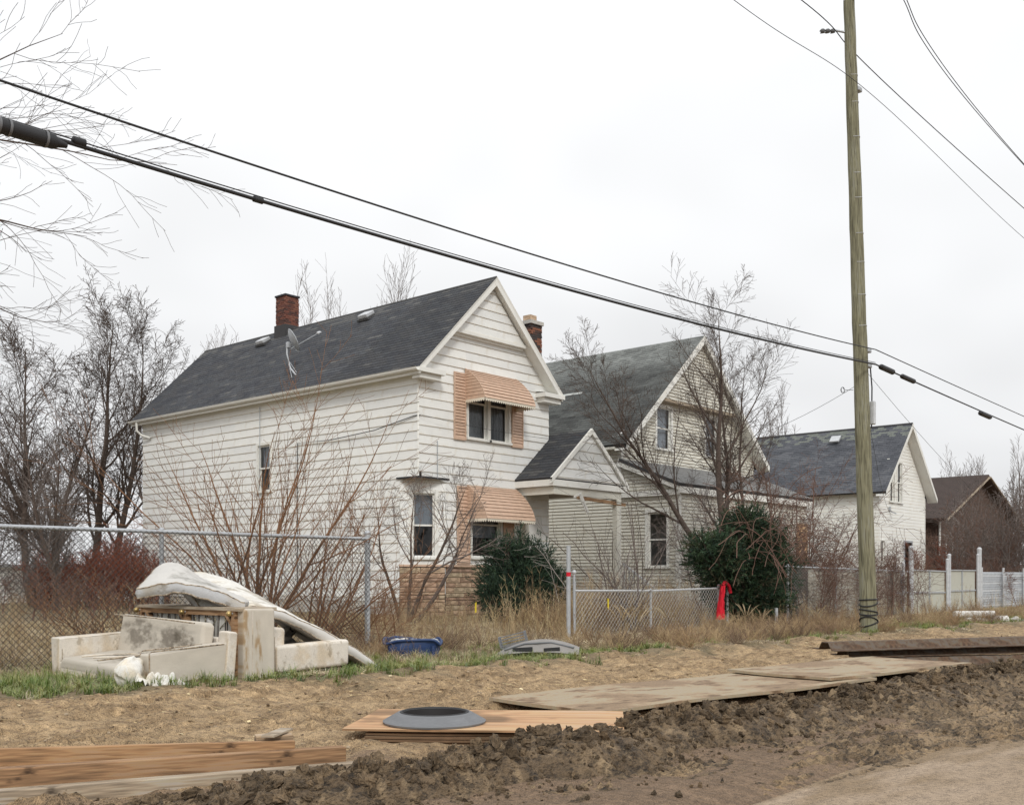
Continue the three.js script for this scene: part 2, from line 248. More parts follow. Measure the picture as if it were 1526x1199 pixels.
function bermH(X, D) {
  const c = bermD(X), d = D - c, r = fbm(X * 0.8, 21), big = 0.5 + 0.5 * n2(X * 0.55, 71);
  const e0 = roadEdge(X); let h = lerp(-0.02, 0.045, sstep(e0 - 0.1, e0 + 1.0, D));
  const crest = 0.135 + 0.09 * r + 0.04 * big + 0.05 * sstep(5.0, 5.8, X) * sstep(8.5, 6.8, X) + 0.03 * sstep(9.5, 11, X), front = 0.20 + 0.13 * sstep(7.5, 11, X) + 0.06 * r;
  const prof = d < 0 ? sstep(-front * 2.0, -front * 0.5, d) : 1 - sstep(0.22, 0.75 + 0.1 * r, d);
  h += crest * prof * lerp(0.25, 1, sstep(2.3, 3.6, X));
  // lumps: heaped clods on the crest and behind it, a scraped face towards the road, tracks on the apron
  const lump = prof * (d < -front * 0.5 ? lerp(0.55, 0.12, sstep(4.8, 5.8, X) * sstep(9.2, 8.0, X)) : 1), e1 = 1 - 2 * Math.abs(n2(X * 2.6, D * 2.6)), e2 = 1 - 2 * Math.abs(n2(X * 6.1 + 4, D * 6.1)), e3 = n2(X * 15, D * 15), e4 = n2(X * 31, D * 31);
  const e0b = n2(X * 1.1 + 5, D * 1.4), q1 = 1 - 2 * Math.abs(n2(X * 3.4 + D * 1.9, D * 3.1 - X * 1.2)), ch = 0.35 + 0.9 * sstep(-0.3, 0.5, n2(X * 0.7 + 60, D * 0.8)); h += lump * ((0.045 * e0b + 0.042 * Math.max(q1, -0.4) - 0.012) + ch * (0.036 * e2 + 0.026 * e3 + 0.013 * e4));
  const ap = (1 - prof) * sstep(e0, e0 + 0.5, D) * sstep(0.3, -0.1, d);
  const rut = n2(X * 0.7, D * 6.5), ro = sstep(-0.2, 0.4, fbm(X * 0.8, D * 1.5 + 9) + 0.15); h += ap * (0.030 * rut + 0.030 * e2 * ro + 0.016 * n2(X * 4.2, D * 15) + 0.022 * e3 * ro + 0.010 * e4); const tread = Math.max(Math.exp(-(((D - e0 - 0.32 - 0.1 * n2(X * 0.3, 4)) / 0.13) ** 2)), 0.8 * Math.exp(-(((D - e0 - 0.78 - 0.1 * n2(X * 0.3, 8)) / 0.12) ** 2))) * sstep(-0.4, 0.2, n2(X * 0.6, 90)); h += tread * (0.016 * Math.sin(X * 44 + (D - e0) * 26) - 0.014) * (1 - prof);
  const back = sstep(0.35, 0.95, d); return h - 0.25 * back * sstep(0.5, 1.3, d) - 0.04 * sstep(e0 + 0.02, e0 - 0.25, D);
}
{
  const xs = [], ds = []; for (let x = 0.6; x < 27; x += Math.max(0.02, 0.003 * x)) xs.push(x); for (let d = 1.3; d <= 5.6; d += 0.024) ds.push(d);
  const p = [], u = [], c = [], ix = [], nx = xs.length;
  for (const D0 of ds) for (const X of xs) {
    const D = D0;
    const h = bermH(X, D), d = D - bermD(X);
    p.push(X, h, -D); u.push(X, D + h);
    const a = clamp(0.5 + 0.9 * fbm(X * 1.6, D * 1.6, 4)), dry = sstep(0.1, 0.4, fbm(X * 3.3 + 2, D * 3.3, 4)), tan = sstep(-0.25, -0.75, d) * sstep(-0.05, 0.3, fbm(X * 0.7, D * 2.2 + 33, 4));
    let k = mix3([0.175, 0.122, 0.07], [0.085, 0.057, 0.032], a); k = mix3(k, [0.30, 0.215, 0.125], dry * 0.6); k = mix3(k, [0.30, 0.21, 0.12], tan * 0.7);
    k = mix3(k, [0.235, 0.158, 0.085], sstep(0.75, -0.1, D - roadEdge(X) + 1.0 * fbm(X * 0.9, D * 2.6, 5)) * 0.8);
    c.push(...k.map((q) => q / 0.8));
  }
  for (let j = 0; j < ds.length - 1; j++) for (let i = 0; i < nx - 1; i++) { const a = j * nx + i; ix.push(a, a + 1, a + nx, a + 1, a + nx + 1, a + nx); }
  const g = new THREE.BufferGeometry(); g.setAttribute('position', new THREE.Float32BufferAttribute(p, 3)); g.setAttribute('uv', new THREE.Float32BufferAttribute(u, 2)); g.setAttribute('color', new THREE.Float32BufferAttribute(c, 3)); g.setIndex(ix); g.computeVertexNormals();
  structure('mud_bank', g, new THREE.MeshStandardMaterial({ map: T.mud, vertexColors: true, roughness: 0.85, bumpMap: T.mudB, bumpScale: 0.035 })).userData.label = 'dark bank of churned mud heaped along the road';
}
{
  const xs = []; for (let x = -60; x < 300; x += x < 0 ? 4 : x < 40 ? 0.22 : 6) xs.push(x); const nD = 90;
  const p = [], u = [], c = [], ix = [], nx = xs.length;
  for (let j = 0; j <= nD; j++) for (const X of xs) {
    const D = -6 + 9.1 * Math.pow(j / nD, 0.6); p.push(X, 0.006 * fbm(X * 0.6, D * 0.9) + 0.007 * n2(X * 1.2, D * 9) * sstep(1.2, 3, D), -D); u.push(X, D);
    const k = mix3(mix3([0.345, 0.262, 0.185], [0.295, 0.22, 0.148], clamp(0.5 + fbm(X * 0.5, D * 2.5))), [0.22, 0.155, 0.09], 0.85 * sstep(0.3, -0.3, roadEdge(X) - D + 1.0 * fbm(X * 0.9, D * 3.2, 5))); c.push(...k.map((q) => q / 0.8));
  }
  for (let j = 0; j < nD; j++) for (let i = 0; i < nx - 1; i++) { const a = j * nx + i; ix.push(a, a + 1, a + nx, a + 1, a + nx + 1, a + nx); }
  const g = new THREE.BufferGeometry(); g.setAttribute('position', new THREE.Float32BufferAttribute(p, 3)); g.setAttribute('uv', new THREE.Float32BufferAttribute(u, 2)); g.setAttribute('color', new THREE.Float32BufferAttribute(c, 3)); g.setIndex(ix); g.computeVertexNormals();
  structure('dirt_road', g, new THREE.MeshStandardMaterial({ map: T.grain, vertexColors: true, roughness: 1, bumpMap: T.grainB, bumpScale: 0.006 })).userData.label = 'pale packed dirt road';
}
{ // loose clods and pebbles
  const R = rng(77), base = [0, 1, 2].map((s) => { const g = new THREE.IcosahedronGeometry(1, 2); return warp(g, (x, y, z) => { const k = 0.8 + 0.3 * n3(x * 1.3 + s * 9, y * 1.3, z * 1.3) + 0.16 * n3(x * 3.5, y * 3.5 + s, z * 3.5); return [x * k, y * k * 0.75, z * k]; }); });
  const mk = (name, label, m, list) => { list.forEach((L, i) => { const im = new THREE.InstancedMesh(base[i], m, L.length), o = new THREE.Object3D(); L.forEach((q, k) => { o.position.copy(q.p); o.rotation.set(R() * 6, R() * 6, R() * 6); o.scale.set(q.s * (0.7 + 0.6 * R()), q.s * (0.6 + 0.5 * R()), q.s * (0.7 + 0.6 * R())); o.updateMatrix(); im.setMatrixAt(k, o.matrix); im.setColorAt(k, rgb(...q.c)); }); im.name = numbered(name); tag(im, label[i], name.replace('_', ' '), null, 'stuff'); scene.add(im); }); };
  const clods = [[], [], []], peb = [[], [], []];
  for (let i = 0; i < 8200; i++) { const X = 1.2 + 20 * R() ** 1.4, d = (R() + R() + R() - 1.5) * 0.55 - (R() < 0.12 ? 0.7 * R() : 0), c = bermD(X), D = c + d + 0.08; if (d < -1.4) continue; const s = 0.008 + 0.062 * R() ** 3.6 * (d > -0.25 && d < 0.5 ? 1 : 0.45), h = Math.max(bermH(X, D), ground(X, D)); const k = 0.6 + 0.9 * R() ** 1.5; clods[i % 3].push({ p: P(X, h + s * 0.15, D), s, c: [0.14 * k, 0.097 * k, 0.056 * k] }); }
  mk('mud_clods', ['coarse dark clods of mud strewn along the bank', 'fine crumbs of dark mud along the bank', 'rounded lumps of dark mud along the bank'], mat({ color: rgb(0.8, 0.8, 0.8), map: T.mud, roughness: 1 }), clods);
  for (let i = 0; i < 3000; i++) { const X = 2 + 22 * R() ** 1.3, D = 5.3 + 4.6 * R(); if (D > grassEdge(X) + 0.2) continue; const s = 0.004 + 0.016 * R() ** 5, k = 0.6 + 0.7 * R(); peb[i % 3].push({ p: P(X, ground(X, D) + s * 0.2, D), s, c: R() < 0.3 ? [0.2 * k, 0.14 * k, 0.09 * k] : [0.42 * k, 0.33 * k, 0.23 * k] }); }
  mk('pebbles', ['pebbles scattered over the sand', 'small stones scattered over the sand', 'sandy crumbs scattered over the sand'], mat({ color: rgb(0.85, 0.85, 0.85), map: T.grain, roughness: 1 }), peb);
}
// ---------------------------------------------------------------- houses: shared builders (x across the wall, y up, z out of it)
const HR = rng(5);
function cut(ivs, y0, y1, holes) {                                    // the pieces of a row of boards that windows and doors leave
  for (const [h0, h1, g0, g1] of holes) {
    if (Math.min(y1, g1) - Math.max(y0, g0) < (y1 - y0) * 0.35) continue;
    ivs = ivs.flatMap((q) => { const [a0, b0, a1, b1] = q; if (h1 <= Math.min(a0, a1) || h0 >= Math.max(b0, b1)) return [q]; const r = []; if (h0 > a0 + 0.02) r.push([a0, h0, a1, h0]); if (h1 < b0 - 0.02) r.push([h1, b0, h1, b1]); return r; });
  }
  return ivs;
}
function lap(g, a0, b0, a1, b1, h, t, ox, oy, lip, stain) {           // one lapped board: face leaning out to its lower edge, returned lip
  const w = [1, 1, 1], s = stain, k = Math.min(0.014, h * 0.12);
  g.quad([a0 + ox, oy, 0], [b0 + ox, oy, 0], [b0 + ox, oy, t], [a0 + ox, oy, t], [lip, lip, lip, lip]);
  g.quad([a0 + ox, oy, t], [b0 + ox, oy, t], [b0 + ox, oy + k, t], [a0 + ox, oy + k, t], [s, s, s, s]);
  g.quad([a0 + ox, oy + k, t], [b0 + ox, oy + k, t], [b1 + ox, oy + h, 0.003], [a1 + ox, oy + h, 0.003], [w, w, w, w]);
  for (const [x, X] of [[a0, a1], [b0, b1]]) g.quad([x + ox, oy, 0], [x + ox, oy, t], [X + ox, oy + h, 0.003], [X + ox, oy + h, 0], [w, w, w, w]);
}
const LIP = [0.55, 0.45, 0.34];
function wall(parent, pos, rot, outline, o) {
  const s = new THREE.Shape(outline.map((q) => new THREE.Vector2(q[0], q[1])));
  for (const [a, b, c, d] of o.holes || []) s.holes.push(new THREE.Path([[a, c], [b, c], [b, d], [a, d]].map((q) => new THREE.Vector2(...q))));
  const g = new THREE.ExtrudeGeometry(s, { depth: 0.12, bevelEnabled: false }); g.translate(0, 0, -0.12);
  const m = mesh('wall', g, o.back || M.wallBack, parent, pos, rot), merged = o.merged && new G(true);
  for (let y = o.y0; y < o.y1 - 0.03; y += o.e) {
    const yt = Math.min(y + o.e, o.y1), [a0, b0] = o.bounds(y + 0.002), [a1, b1] = o.bounds(yt - 0.002);
    if (b0 - a0 < 0.05) continue;
    for (let [p, q, r, t] of cut([[a0, b0, Math.min(a1, b1), Math.max(a1, b1)]], y, yt, o.holes || [])) {
      const ends = [p]; if (!merged) for (let x = p + 1.2 + 2.6 * HR(); x < q - 0.7; x += 2.4 + 1.6 * HR()) ends.push(x); ends.push(q);
      for (let k = 0; k < ends.length - 1; k++) {
        const L = ends[k], Rr = ends[k + 1], first = !k, last = k === ends.length - 2, dy = merged ? 0 : (HR() - 0.5) * 0.006, st = 0.7 + 0.28 * HR(), stain = [st, st * 0.93, st * 0.82];
        const t0 = o.t * (0.9 + 0.2 * HR()), g2 = merged || new G(true);
        const args = [0, (last ? q : Rr) - L, (first ? r : L) - L, (last ? t : Rr) - L, yt - y + 0.008, t0];
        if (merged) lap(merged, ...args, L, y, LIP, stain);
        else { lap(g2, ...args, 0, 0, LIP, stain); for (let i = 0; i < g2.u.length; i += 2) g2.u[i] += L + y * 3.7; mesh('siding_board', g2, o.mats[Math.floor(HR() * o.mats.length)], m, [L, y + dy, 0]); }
      }
    }
  }
  if (merged) { const c = mesh('siding', merged, o.mats[0], m); c.userData.kind = 'stuff'; }
  return m;
}
function win(house, pos, rot, w, h, o = {}) {                         // double-hung window: casing, two sashes, two panes, sill
  const c = o.casing ?? 0.09, f = o.frame || M.white, g = new G(), z = 0.045;
  g.box(-c, 0, 0, h + c, -0.08, z).box(w, w + c, 0, h + c, -0.08, z).box(0, w, h, h + c, -0.08, z - 0.003);
  const W = mesh('window', g, f, house, pos, rot), s = new G(), r = o.rail ?? 0.045, mid = o.mid ?? h / 2;
  mesh('sill', new G().box(-c - 0.03, w + c + 0.03, -0.06, 0, -0.08, z + 0.05), f, W);
  for (const [y0, y1, zz] of [[mid - r / 2, h, -0.035], [0, mid + r / 2, -0.07]]) {
    const q = new G(); q.box(0, r, y0, y1, zz - 0.03, zz).box(w - r, w, y0, y1, zz - 0.03, zz).box(r, w - r, y0, y0 + r, zz - 0.03, zz - 0.001).box(r, w - r, y1 - r, y1, zz - 0.03, zz - 0.001); mesh('sash', q, o.sash || f, W);
    if (!(o.broken && y0 > 0.1)) mesh('pane', new G().quad([r, y0 + r, zz - 0.015], [w - r, y0 + r, zz - 0.015], [w - r, y1 - r, zz - 0.015], [r, y1 - r, zz - 0.015]), o.glass || M.glass, W);
  }
  if (o.curtain) mesh('curtain', grid(24, 1, (a, b) => [a * w, lerp(o.cy0 ?? 0, o.cy1 ?? h, b), -0.2 + 0.018 * Math.sin(a * 40) + 0.01 * Math.sin(a * 17)]), o.curtain, W);
  return W;
}
function roof(parent, org, U, V, lu, lv, o) {                         // a roof slope: slab with shingles; u along the eave, v up the slope
  const u = new THREE.Vector3(...U).normalize(), v = new THREE.Vector3(...V).normalize(), n = new THREE.Vector3().crossVectors(u, v);
  const m = mesh('roof', new G().box(0, lu, 0, lv, -(o.thick ?? 0.1), 0), M.deck, parent);
  m.matrixAutoUpdate = true; m.quaternion.setFromRotationMatrix(new THREE.Matrix4().makeBasis(u, v, n)); m.position.set(...org);
  const e = o.e ?? 0.14, tw = o.tw ?? 0.32, all = [], R = rng(o.seed ?? 3);
  for (let j = 0, y = 0; y < lv - 0.03; j++, y += e) for (let x = -(j % 2) * tw * 0.5 - R() * 0.05; x < lu - 0.02; x += tw) {
    const a = Math.max(0, x), b = Math.min(lu, x + tw - 0.008); if (b - a < 0.04) continue; all.push([a, b - a, y, Math.min(e + 0.03, lv - y), o.tone ? o.tone(a, y, R) : Math.floor(R() * 5)]);
  }
  const rest = new G(true), near = o.parts ? all.slice().sort((p, q) => o.near(q) - o.near(p)).slice(0, o.parts) : [], set = new Set(near), geos = {};
  const sh = (g, w, h, ox, oy, t) => { const z0 = 0.013, z1 = 0.003; g.quad([ox, oy, z0], [ox + w, oy, z0], [ox + w, oy + h, z1], [ox, oy + h, z1]); g.quad([ox, oy, 0], [ox + w, oy, 0], [ox + w, oy, z0], [ox, oy, z0]); g.quad([ox, oy, 0], [ox, oy, z0], [ox, oy + h, z1], [ox, oy + h, 0]); g.quad([ox + w, oy, 0], [ox + w, oy + h, 0], [ox + w, oy + h, z1], [ox + w, oy, z0]); };
  for (const q of all) {
    const [x, w, y, h, t] = q;
    if (set.has(q)) { const k = w.toFixed(2) + h.toFixed(2); geos[k] ??= (() => { const g = new G(); sh(g, w, h, 0, 0); return g.geo(); })(); mesh('shingle', geos[k], M.shingle[typeof t === 'number' ? t : 0], m, [x, y, 0]); }
    else { const c = typeof t === 'number' ? M.shingle[t].color : rgb(...t); rest.color = typeof t === 'number' ? [c.r, c.g, c.b] : [c.r / 0.8, c.g / 0.8, c.b / 0.8]; sh(rest, w, h, x, y); }
  }
  const s = mesh('shingles', rest, M.shingleV, m); s.userData.kind = 'stuff'; return m;
}
function chimney(parent, pos, w, d, h, mats, bw, bh, cap) {
  const c = mesh('chimney', new G().box(-w / 2 + 0.02, w / 2 - 0.02, 0, h, -d / 2 + 0.02, d / 2 - 0.02), M.mortar, parent, pos), gx = new G().box(-0.5, 0.5, 0, 1, -0.5, 0.5).geo(), R = rng(91);
  for (let j = 0, y = 0; y < h - 0.02; j++, y += bh) for (let s = 0; s < 4; s++) {
    const L = s % 2 ? d : w, T2 = s % 2 ? w : d; for (let k = 0, n = Math.round(L / bw); k < n; k++) {
      const len = L / n, off = (j % 2 ? 0.25 : -0.25) * len, x = clamp(-L / 2 + (k + 0.5) * len + off, -L / 2 + len * 0.35, L / 2 - len * 0.35);
      const b = mesh('brick', gx, mats[Math.floor(R() * mats.length)], c), z = T2 / 2 - 0.03 + (R() - 0.5) * 0.016; b.scale.set(len * 0.93, bh * 0.86, 0.07);
      const a = (s * Math.PI) / 2; b.position.set(Math.cos(a) * x + Math.sin(a) * z, y, -Math.sin(a) * x + Math.cos(a) * z); b.rotation.y = a;
    }
  }
  if (cap) cap(c, h); return c;
}
function slatPanel(parent, name, x0, x1, y0, y1, z, m, mFrame, e = 0.083) {   // a louvred shutter
  const g = new G().box(x0, x0 + 0.035, y0, y1, z, z + 0.04).box(x1 - 0.035, x1, y0, y1, z, z + 0.04).box(x0 + 0.035, x1 - 0.035, y1 - 0.05, y1, z, z + 0.038).box(x0 + 0.035, x1 - 0.035, y0, y0 + 0.06, z, z + 0.038);
  const p = mesh(name, g, mFrame, parent), s = new G();
  for (let y = y0 + 0.06; y < y1 - 0.06; y += e) s.quad([x0 + 0.035, y, z + 0.036], [x1 - 0.035, y, z + 0.036], [x1 - 0.035, y + e, z + 0.008], [x0 + 0.035, y + e, z + 0.008]).quad([x0 + 0.035, y, z], [x1 - 0.035, y, z], [x1 - 0.035, y, z + 0.036], [x0 + 0.035, y, z + 0.036]);
  mesh('louvres', s, m, p).userData.kind = 'stuff'; return p;
}
function awning(parent, x0, x1, y0, y1, z, depth) {                   // bulging slatted metal awning with closed sides and a scalloped valance
  const n = 11, prof = []; for (let k = 0; k <= n; k++) { const t = k / n, a = t * Math.PI * 0.5; prof.push([z + depth * Math.pow(Math.sin(a * 0.86 + 0.0), 1.15) / Math.pow(Math.sin(1.351), 1.15), lerp(y1, y0, 1 - Math.cos(a) * (1 - t * 0.0) > 0 ? Math.pow(t, 1.28) : 0)]); }
  const A = new G();
  for (let k = 0; k < n; k++) { const [za, ya] = prof[k], [zb, yb] = prof[k + 1], o = 0.03; A.quad([x0, yb, zb + o], [x1, yb, zb + o], [x1, ya, za + 0.001], [x0, ya, za + 0.001]); A.quad([x0, yb - 0.002, zb], [x1, yb - 0.002, zb], [x1, yb, zb + o], [x0, yb, zb + o]); }
  const m = mesh('awning', A, M.salmon, parent);
  for (const x of [x0, x1]) { const S = new G(); for (let k = 0; k < n; k++) { const [za, ya] = prof[k], [zb, yb] = prof[k + 1], o = (x === x0 ? -1 : 1) * 0.014; S.quad([x + o, yb, z], [x + o, yb, zb], [x, ya, za], [x, ya, z]); S.quad([x, yb, z], [x, yb, zb], [x + o, yb, zb], [x + o, yb, z]); } mesh('side_panel', S, M.salmon, m); }
  const sc = (name, f, len) => { const N = Math.round(len / 0.085) * 6, g = grid(N, 1, (s, t) => { const w = Math.abs(Math.sin((s * N / 6) * Math.PI)); return f(s * len, t ? y0 + 0.012 : y0 - 0.045 - 0.05 * w); }); mesh(name, g, M.scallop, m); };
  sc('valance', (s, y) => [x0 + s, y, z + depth + 0.012], x1 - x0); sc('valance', (s, y) => [x0 - 0.012, y, z + s], depth); sc('valance', (s, y) => [x1 + 0.012, y, z + s], depth);
  const tr = new G(); tr.tube(prof.map(([Z, Y]) => new THREE.Vector3(x0, Y, Z + 0.012)), 0.012, 5).tube(prof.map(([Z, Y]) => new THREE.Vector3(x1, Y, Z + 0.012)), 0.012, 5); mesh('edge_trim', tr, M.salmon, m); return m;
}
// ---------------------------------------------------------------- the near house (x from its left front corner, z towards the street)
{
  const W = 5.33, L = 13.84, EA = 6.72, AP = 9.62, mid = 2.63;
  const h = thing('gabled_house', 'white two-storey house with salmon metal awnings, dark shingle roof and rust-red chimney', 'house', P(18.67, 0, 19.66));
  mesh('foundation', new G().box(0.02, W - 0.02, 0, 0.8, -L + 0.02, -0.75).box(1.02, W - 0.02, 0, 1.3, -0.75, -0.04), M.concrete, h);
  mesh('floor', new G().box(0.1, W - 0.1, 0.82, 0.95, -L + 0.13, -0.8).box(0.13, W - 0.13, 3.96, 4.1, -L + 0.13, -0.13), M.inside, h);
  const e = 0.2423, rakeY = (u) => AP - 0.1 - Math.abs(u - mid) * ((AP - EA) / (mid + 0.28));
  const gb = (y) => { if (y < 3.95) return [1.0, W]; const t = (AP - 0.1 - y) / ((AP - EA) / (mid + 0.28)); return y < EA - 0.2 ? [0, W] : [Math.max(0, mid - t), Math.min(W, mid + t)]; };
  const fHoles = [[1.80, 3.58, 5.10, 6.52], [1.95, 3.22, 1.86, 3.42], [4.05, 5.0, 1.0, 3.15]];
  wall(h, [0, 0, 0], 0, [[1.0, 1.25], [W, 1.25], [W, rakeY(W)], [mid, AP - 0.1], [0, rakeY(0)], [0, 3.95], [1.0, 3.95]], { holes: fHoles, y0: 1.68, y1: 9.3, e: (3.95 - 1.68) / 9.37 * 1.0, t: 0.022, bounds: gb, mats: M.siding });
  const sHoles = [[6.78, 7.46, 3.9, 5.4]];
  wall(h, [0, 0, -L], -Math.PI / 2, [[0, 0.7], [L - 0.7, 0.7], [L - 0.7, 3.95], [L, 3.95], [L, EA], [0, EA]], { holes: sHoles, y0: 0.8, y1: EA, e, t: 0.022, bounds: (y) => [0, y < 3.95 ? L - 0.7 : L], mats: M.siding });
  wall(h, [W, 0, 0], Math.PI / 2, [[0, 0.7], [L, 0.7], [L, EA], [0, EA]], { y0: 0.8, y1: EA, e, t: 0.02, bounds: () => [0, L], mats: M.siding, merged: true });
  wall(h, [W, 0, -L], Math.PI, [[0, 0.7], [W, 0.7], [W, EA], [W - mid, AP - 0.1], [0, EA]], { y0: 0.8, y1: EA, e, t: 0.02, bounds: () => [0, W], mats: M.siding, merged: true });
  // the cut-away corner below the upper storey
  const ca = Math.atan2(0.7, 1.0), cl = Math.hypot(1.0, 0.7);
  wall(h, [0, 0, -0.7], -ca, [[0, 0.9], [cl, 0.9], [cl, 3.95], [0, 3.95]], { holes: [[0.34, 0.92, 1.86, 3.62]], y0: 1.68, y1: 3.95, e, t: 0.018, bounds: () => [0, cl], mats: M.siding });
  mesh('soffit', new G().quad([0, 3.945, 0.03], [1.05, 3.945, 0.03], [0, 3.945, -0.75], [0, 3.945, -0.75]), M.lumberGrey, h);
  mesh('soffit_trim', new G().box(-0.026, 1.1, 3.935, 3.985, 0.024, 0.045).box(-0.046, -0.026, 3.935, 3.985, -0.8, 0.045), M.black, h);
  const cor = new G(); for (let y = 3.95; y < EA - 0.1; y += e) cor.bar([-0.012, y + 0.012, 0.012], [-0.003, y + e - 0.006, 0.003], 0.042, 0.042); mesh('corner_caps', cor, M.white, h).userData.kind = 'stuff';
  // stone facing under the windows
  const face = (x0, z0, a, len, seed) => {
    const b = mesh('stone_facing', new G().box(0, len, 0.05, 1.66, -0.06, 0), M.mortar, h, [x0, 0, z0], a), R = rng(seed); let y = 0.12;
    while (y < 1.6) { const hh = 0.075 + 0.09 * R(); let x = 0; while (x < len - 0.02) { let w = 0.28 + 0.5 * R(); if (x + w > len - 0.12) w = len - x; const s = mesh('stone', rbox(w - 0.012, Math.min(hh, 1.66 - y) - 0.01, 0.06, 0.015, 1), M.stone[Math.floor(R() * 5)], b, [x + w / 2, y + hh / 2, 0.0 + 0.012 * R()]); s.rotation.y = (R() - 0.5) * 0.02; x += w; } y += hh; }
    mesh('ledge', new G().box(-0.01, len + 0.02, 1.63, 1.68, -0.02, 0.055), M.salmon, b);
  };
  face(-0.02, -0.70, -ca, cl, 8); face(1.0, 0.0, 0, 2.9, 9);
  // windows
  win(h, [0, 0, 0].map((q, i) => [1.86, 5.16, 0][i]), 0, 0.78, 1.3, { curtain: M.curtain, casing: 0.06, mid: 0.98 }); win(h, [2.74, 5.16, 0], 0, 0.78, 1.3, { curtain: M.curtain, casing: 0.06, mid: 0.98 });
  mesh('mullion', new G().box(2.702, 2.678, 5.16, 6.46, -0.05, 0.05).box(2.64, 2.74, 5.1, 6.5, -0.1, 0.02), M.white, h);
  win(h, [2.0, 1.9, 0], 0, 1.18, 1.48, { curtain: M.curtainPale, cy0: 0.55, casing: 0.05, mid: 0.9 });
  win(h, [0 + Math.cos(ca) * 0.34, 1.88, -0.7 + Math.sin(ca) * 0.34], -ca, 0.58, 1.7, { curtain: M.curtainPale, cy0: 0.85, casing: 0.1 });
  win(h, [0, 3.95, -L + 6.81], -Math.PI / 2, 0.62, 1.38, { casing: 0.08, curtain: M.curtainPale, cy0: 0.7 });
  const door = mesh('door', new G().box(4.08, 4.97, 1.0, 3.1, -0.12, -0.07), M.white, h); mesh('handle', new THREE.SphereGeometry(0.03, 10, 8), M.galv, door, [4.88, 1.95, -0.045]);
  // shutters and awnings
  slatPanel(h, 'shutter', 1.28, 1.74, 5.06, 6.88, 0.025, M.salmon, M.salmon); slatPanel(h, 'shutter', 3.64, 4.12, 5.06, 6.75, 0.025, M.salmon, M.salmon);
  slatPanel(h, 'shutter', 1.40, 1.90, 1.7, 3.82, 0.025, M.salmon, M.salmon, 0.1); slatPanel(h, 'shutter', 3.28, 3.72, 1.7, 3.6, 0.025, M.salmon, M.salmon, 0.1);
  awning(h, 1.72, 3.80, 6.16, 7.02, 0.03, 0.74); awning(h, 1.80, 3.80, 2.93, 3.86, 0.03, 0.74);
  // roof, rakes, gutter
  const ex = -0.30, zf = 0.36, zb = -L - 0.3, slope = [mid - ex, AP - EA], sl = Math.hypot(...slope), tone = (u, y, R) => { const k = y / sl, q = fbm(u * 0.5 + 3, y * 2.2, 3) * 1.2 + (R() - 0.5) * 0.9 + (k > 0.86 ? 0.75 : 0); return q > 0.75 ? 3 : q > 0.3 ? 1 : q > -0.1 ? 4 : q > -0.45 ? 0 : 2; };
  roof(h, [ex, EA + 0.02, zb], [0, 0, 1], [slope[0], slope[1], 0], zf - zb, sl, { tone, parts: 300, near: (q) => q[0] - q[2] * 0.3, seed: 4 });
  roof(h, [2 * mid - ex, EA + 0.02, zf], [0, 0, -1], [-slope[0], slope[1], 0], zf - zb, sl, { tone, seed: 6 });
  mesh('ridge_cap', new G().tube([new THREE.Vector3(mid, AP + 0.015, zb), new THREE.Vector3(mid, AP + 0.015, zf)], 0.035, 8, true), M.shingle[3], h);
  for (const s of [-1, 1]) {
    const fx = (k) => mid + s * (mid - ex) * k, fy = (k) => lerp(AP, EA + 0.02, k);
    
    const q = new G(), w = 0.13; q.quad([fx(0), fy(0) - 0.03 - w * 1.45, zf + 0.012], [fx(1) , fy(1) - 0.03 - w * 1.2, zf + 0.012], [fx(1), fy(1) - 0.0, zf + 0.012], [fx(0), fy(0) - 0.0, zf + 0.012]);
    q.quad([fx(0), fy(0) - 0.03 - w * 1.45, zf + 0.012], [fx(1), fy(1) - 0.03 - w * 1.2, zf + 0.012], [fx(1), fy(1) - 0.03 - w * 1.2, zf - 0.03], [fx(0), fy(0) - 0.03 - w * 1.45, zf - 0.03]);
    q.quad([fx(0), fy(0) - 0.165, 0], [fx(1), fy(1) - 0.165, 0], [fx(1), fy(1) - 0.165, zf], [fx(0), fy(0) - 0.165, zf]); q.quad([fx(0), fy(0) - 0.06, zf + 0.012], [fx(1), fy(1) - 0.06, zf + 0.012], [fx(1), fy(1) + 0.02, zf + 0.03], [fx(0), fy(0) + 0.02, zf + 0.03]);
    mesh('rake_board', q, M.white, h);
    const cx = s < 0 ? 0.16 : W - 0.16, ret = new G().box(cx - 0.46, cx + 0.46, EA - 0.1, EA + 0.02, 0.0, 0.4).box(cx - 0.38, cx + 0.38, EA - 0.24, EA - 0.1, 0.0, 0.3).quad([cx - 0.46, EA + 0.02, 0.4], [cx + 0.46, EA + 0.02, 0.4], [cx + 0.46, EA + 0.08, 0.02], [cx - 0.46, EA + 0.08, 0.02]); mesh('cornice_return', ret, M.white, h);
  }
  // upper gable, standing proud of the wall
  { const py = 7.98, hb = (y) => { const t = (AP - 0.22 - y) / ((AP - EA) / (mid + 0.28)); return [mid - t, mid + t]; }, [pa, pb] = hb(py);
    const s = wall(h, [0, 0, 0.16], 0, [[pa, py], [pb, py], [mid, AP - 0.2]], { y0: py + 0.02, y1: AP - 0.28, e, t: 0.02, bounds: hb, mats: M.siding }); s.name = 'gable_panel';
    mesh('gable_trim', new G().box(pa - 0.02, pb + 0.02, py - 0.06, py + 0.02, 0.0, 0.2).box(pa, pb, py - 0.12, py - 0.06, 0.0, 0.1), M.white, h); }
  const gu = new G(), gp = []; for (let k = 0; k <= 6; k++) { const a = Math.PI + (k / 6) * Math.PI; gp.push([ex - 0.05 + 0.07 * Math.cos(a), EA - 0.005 + 0.08 * Math.sin(a)]); } gp.unshift([ex - 0.13, EA + 0.0]);
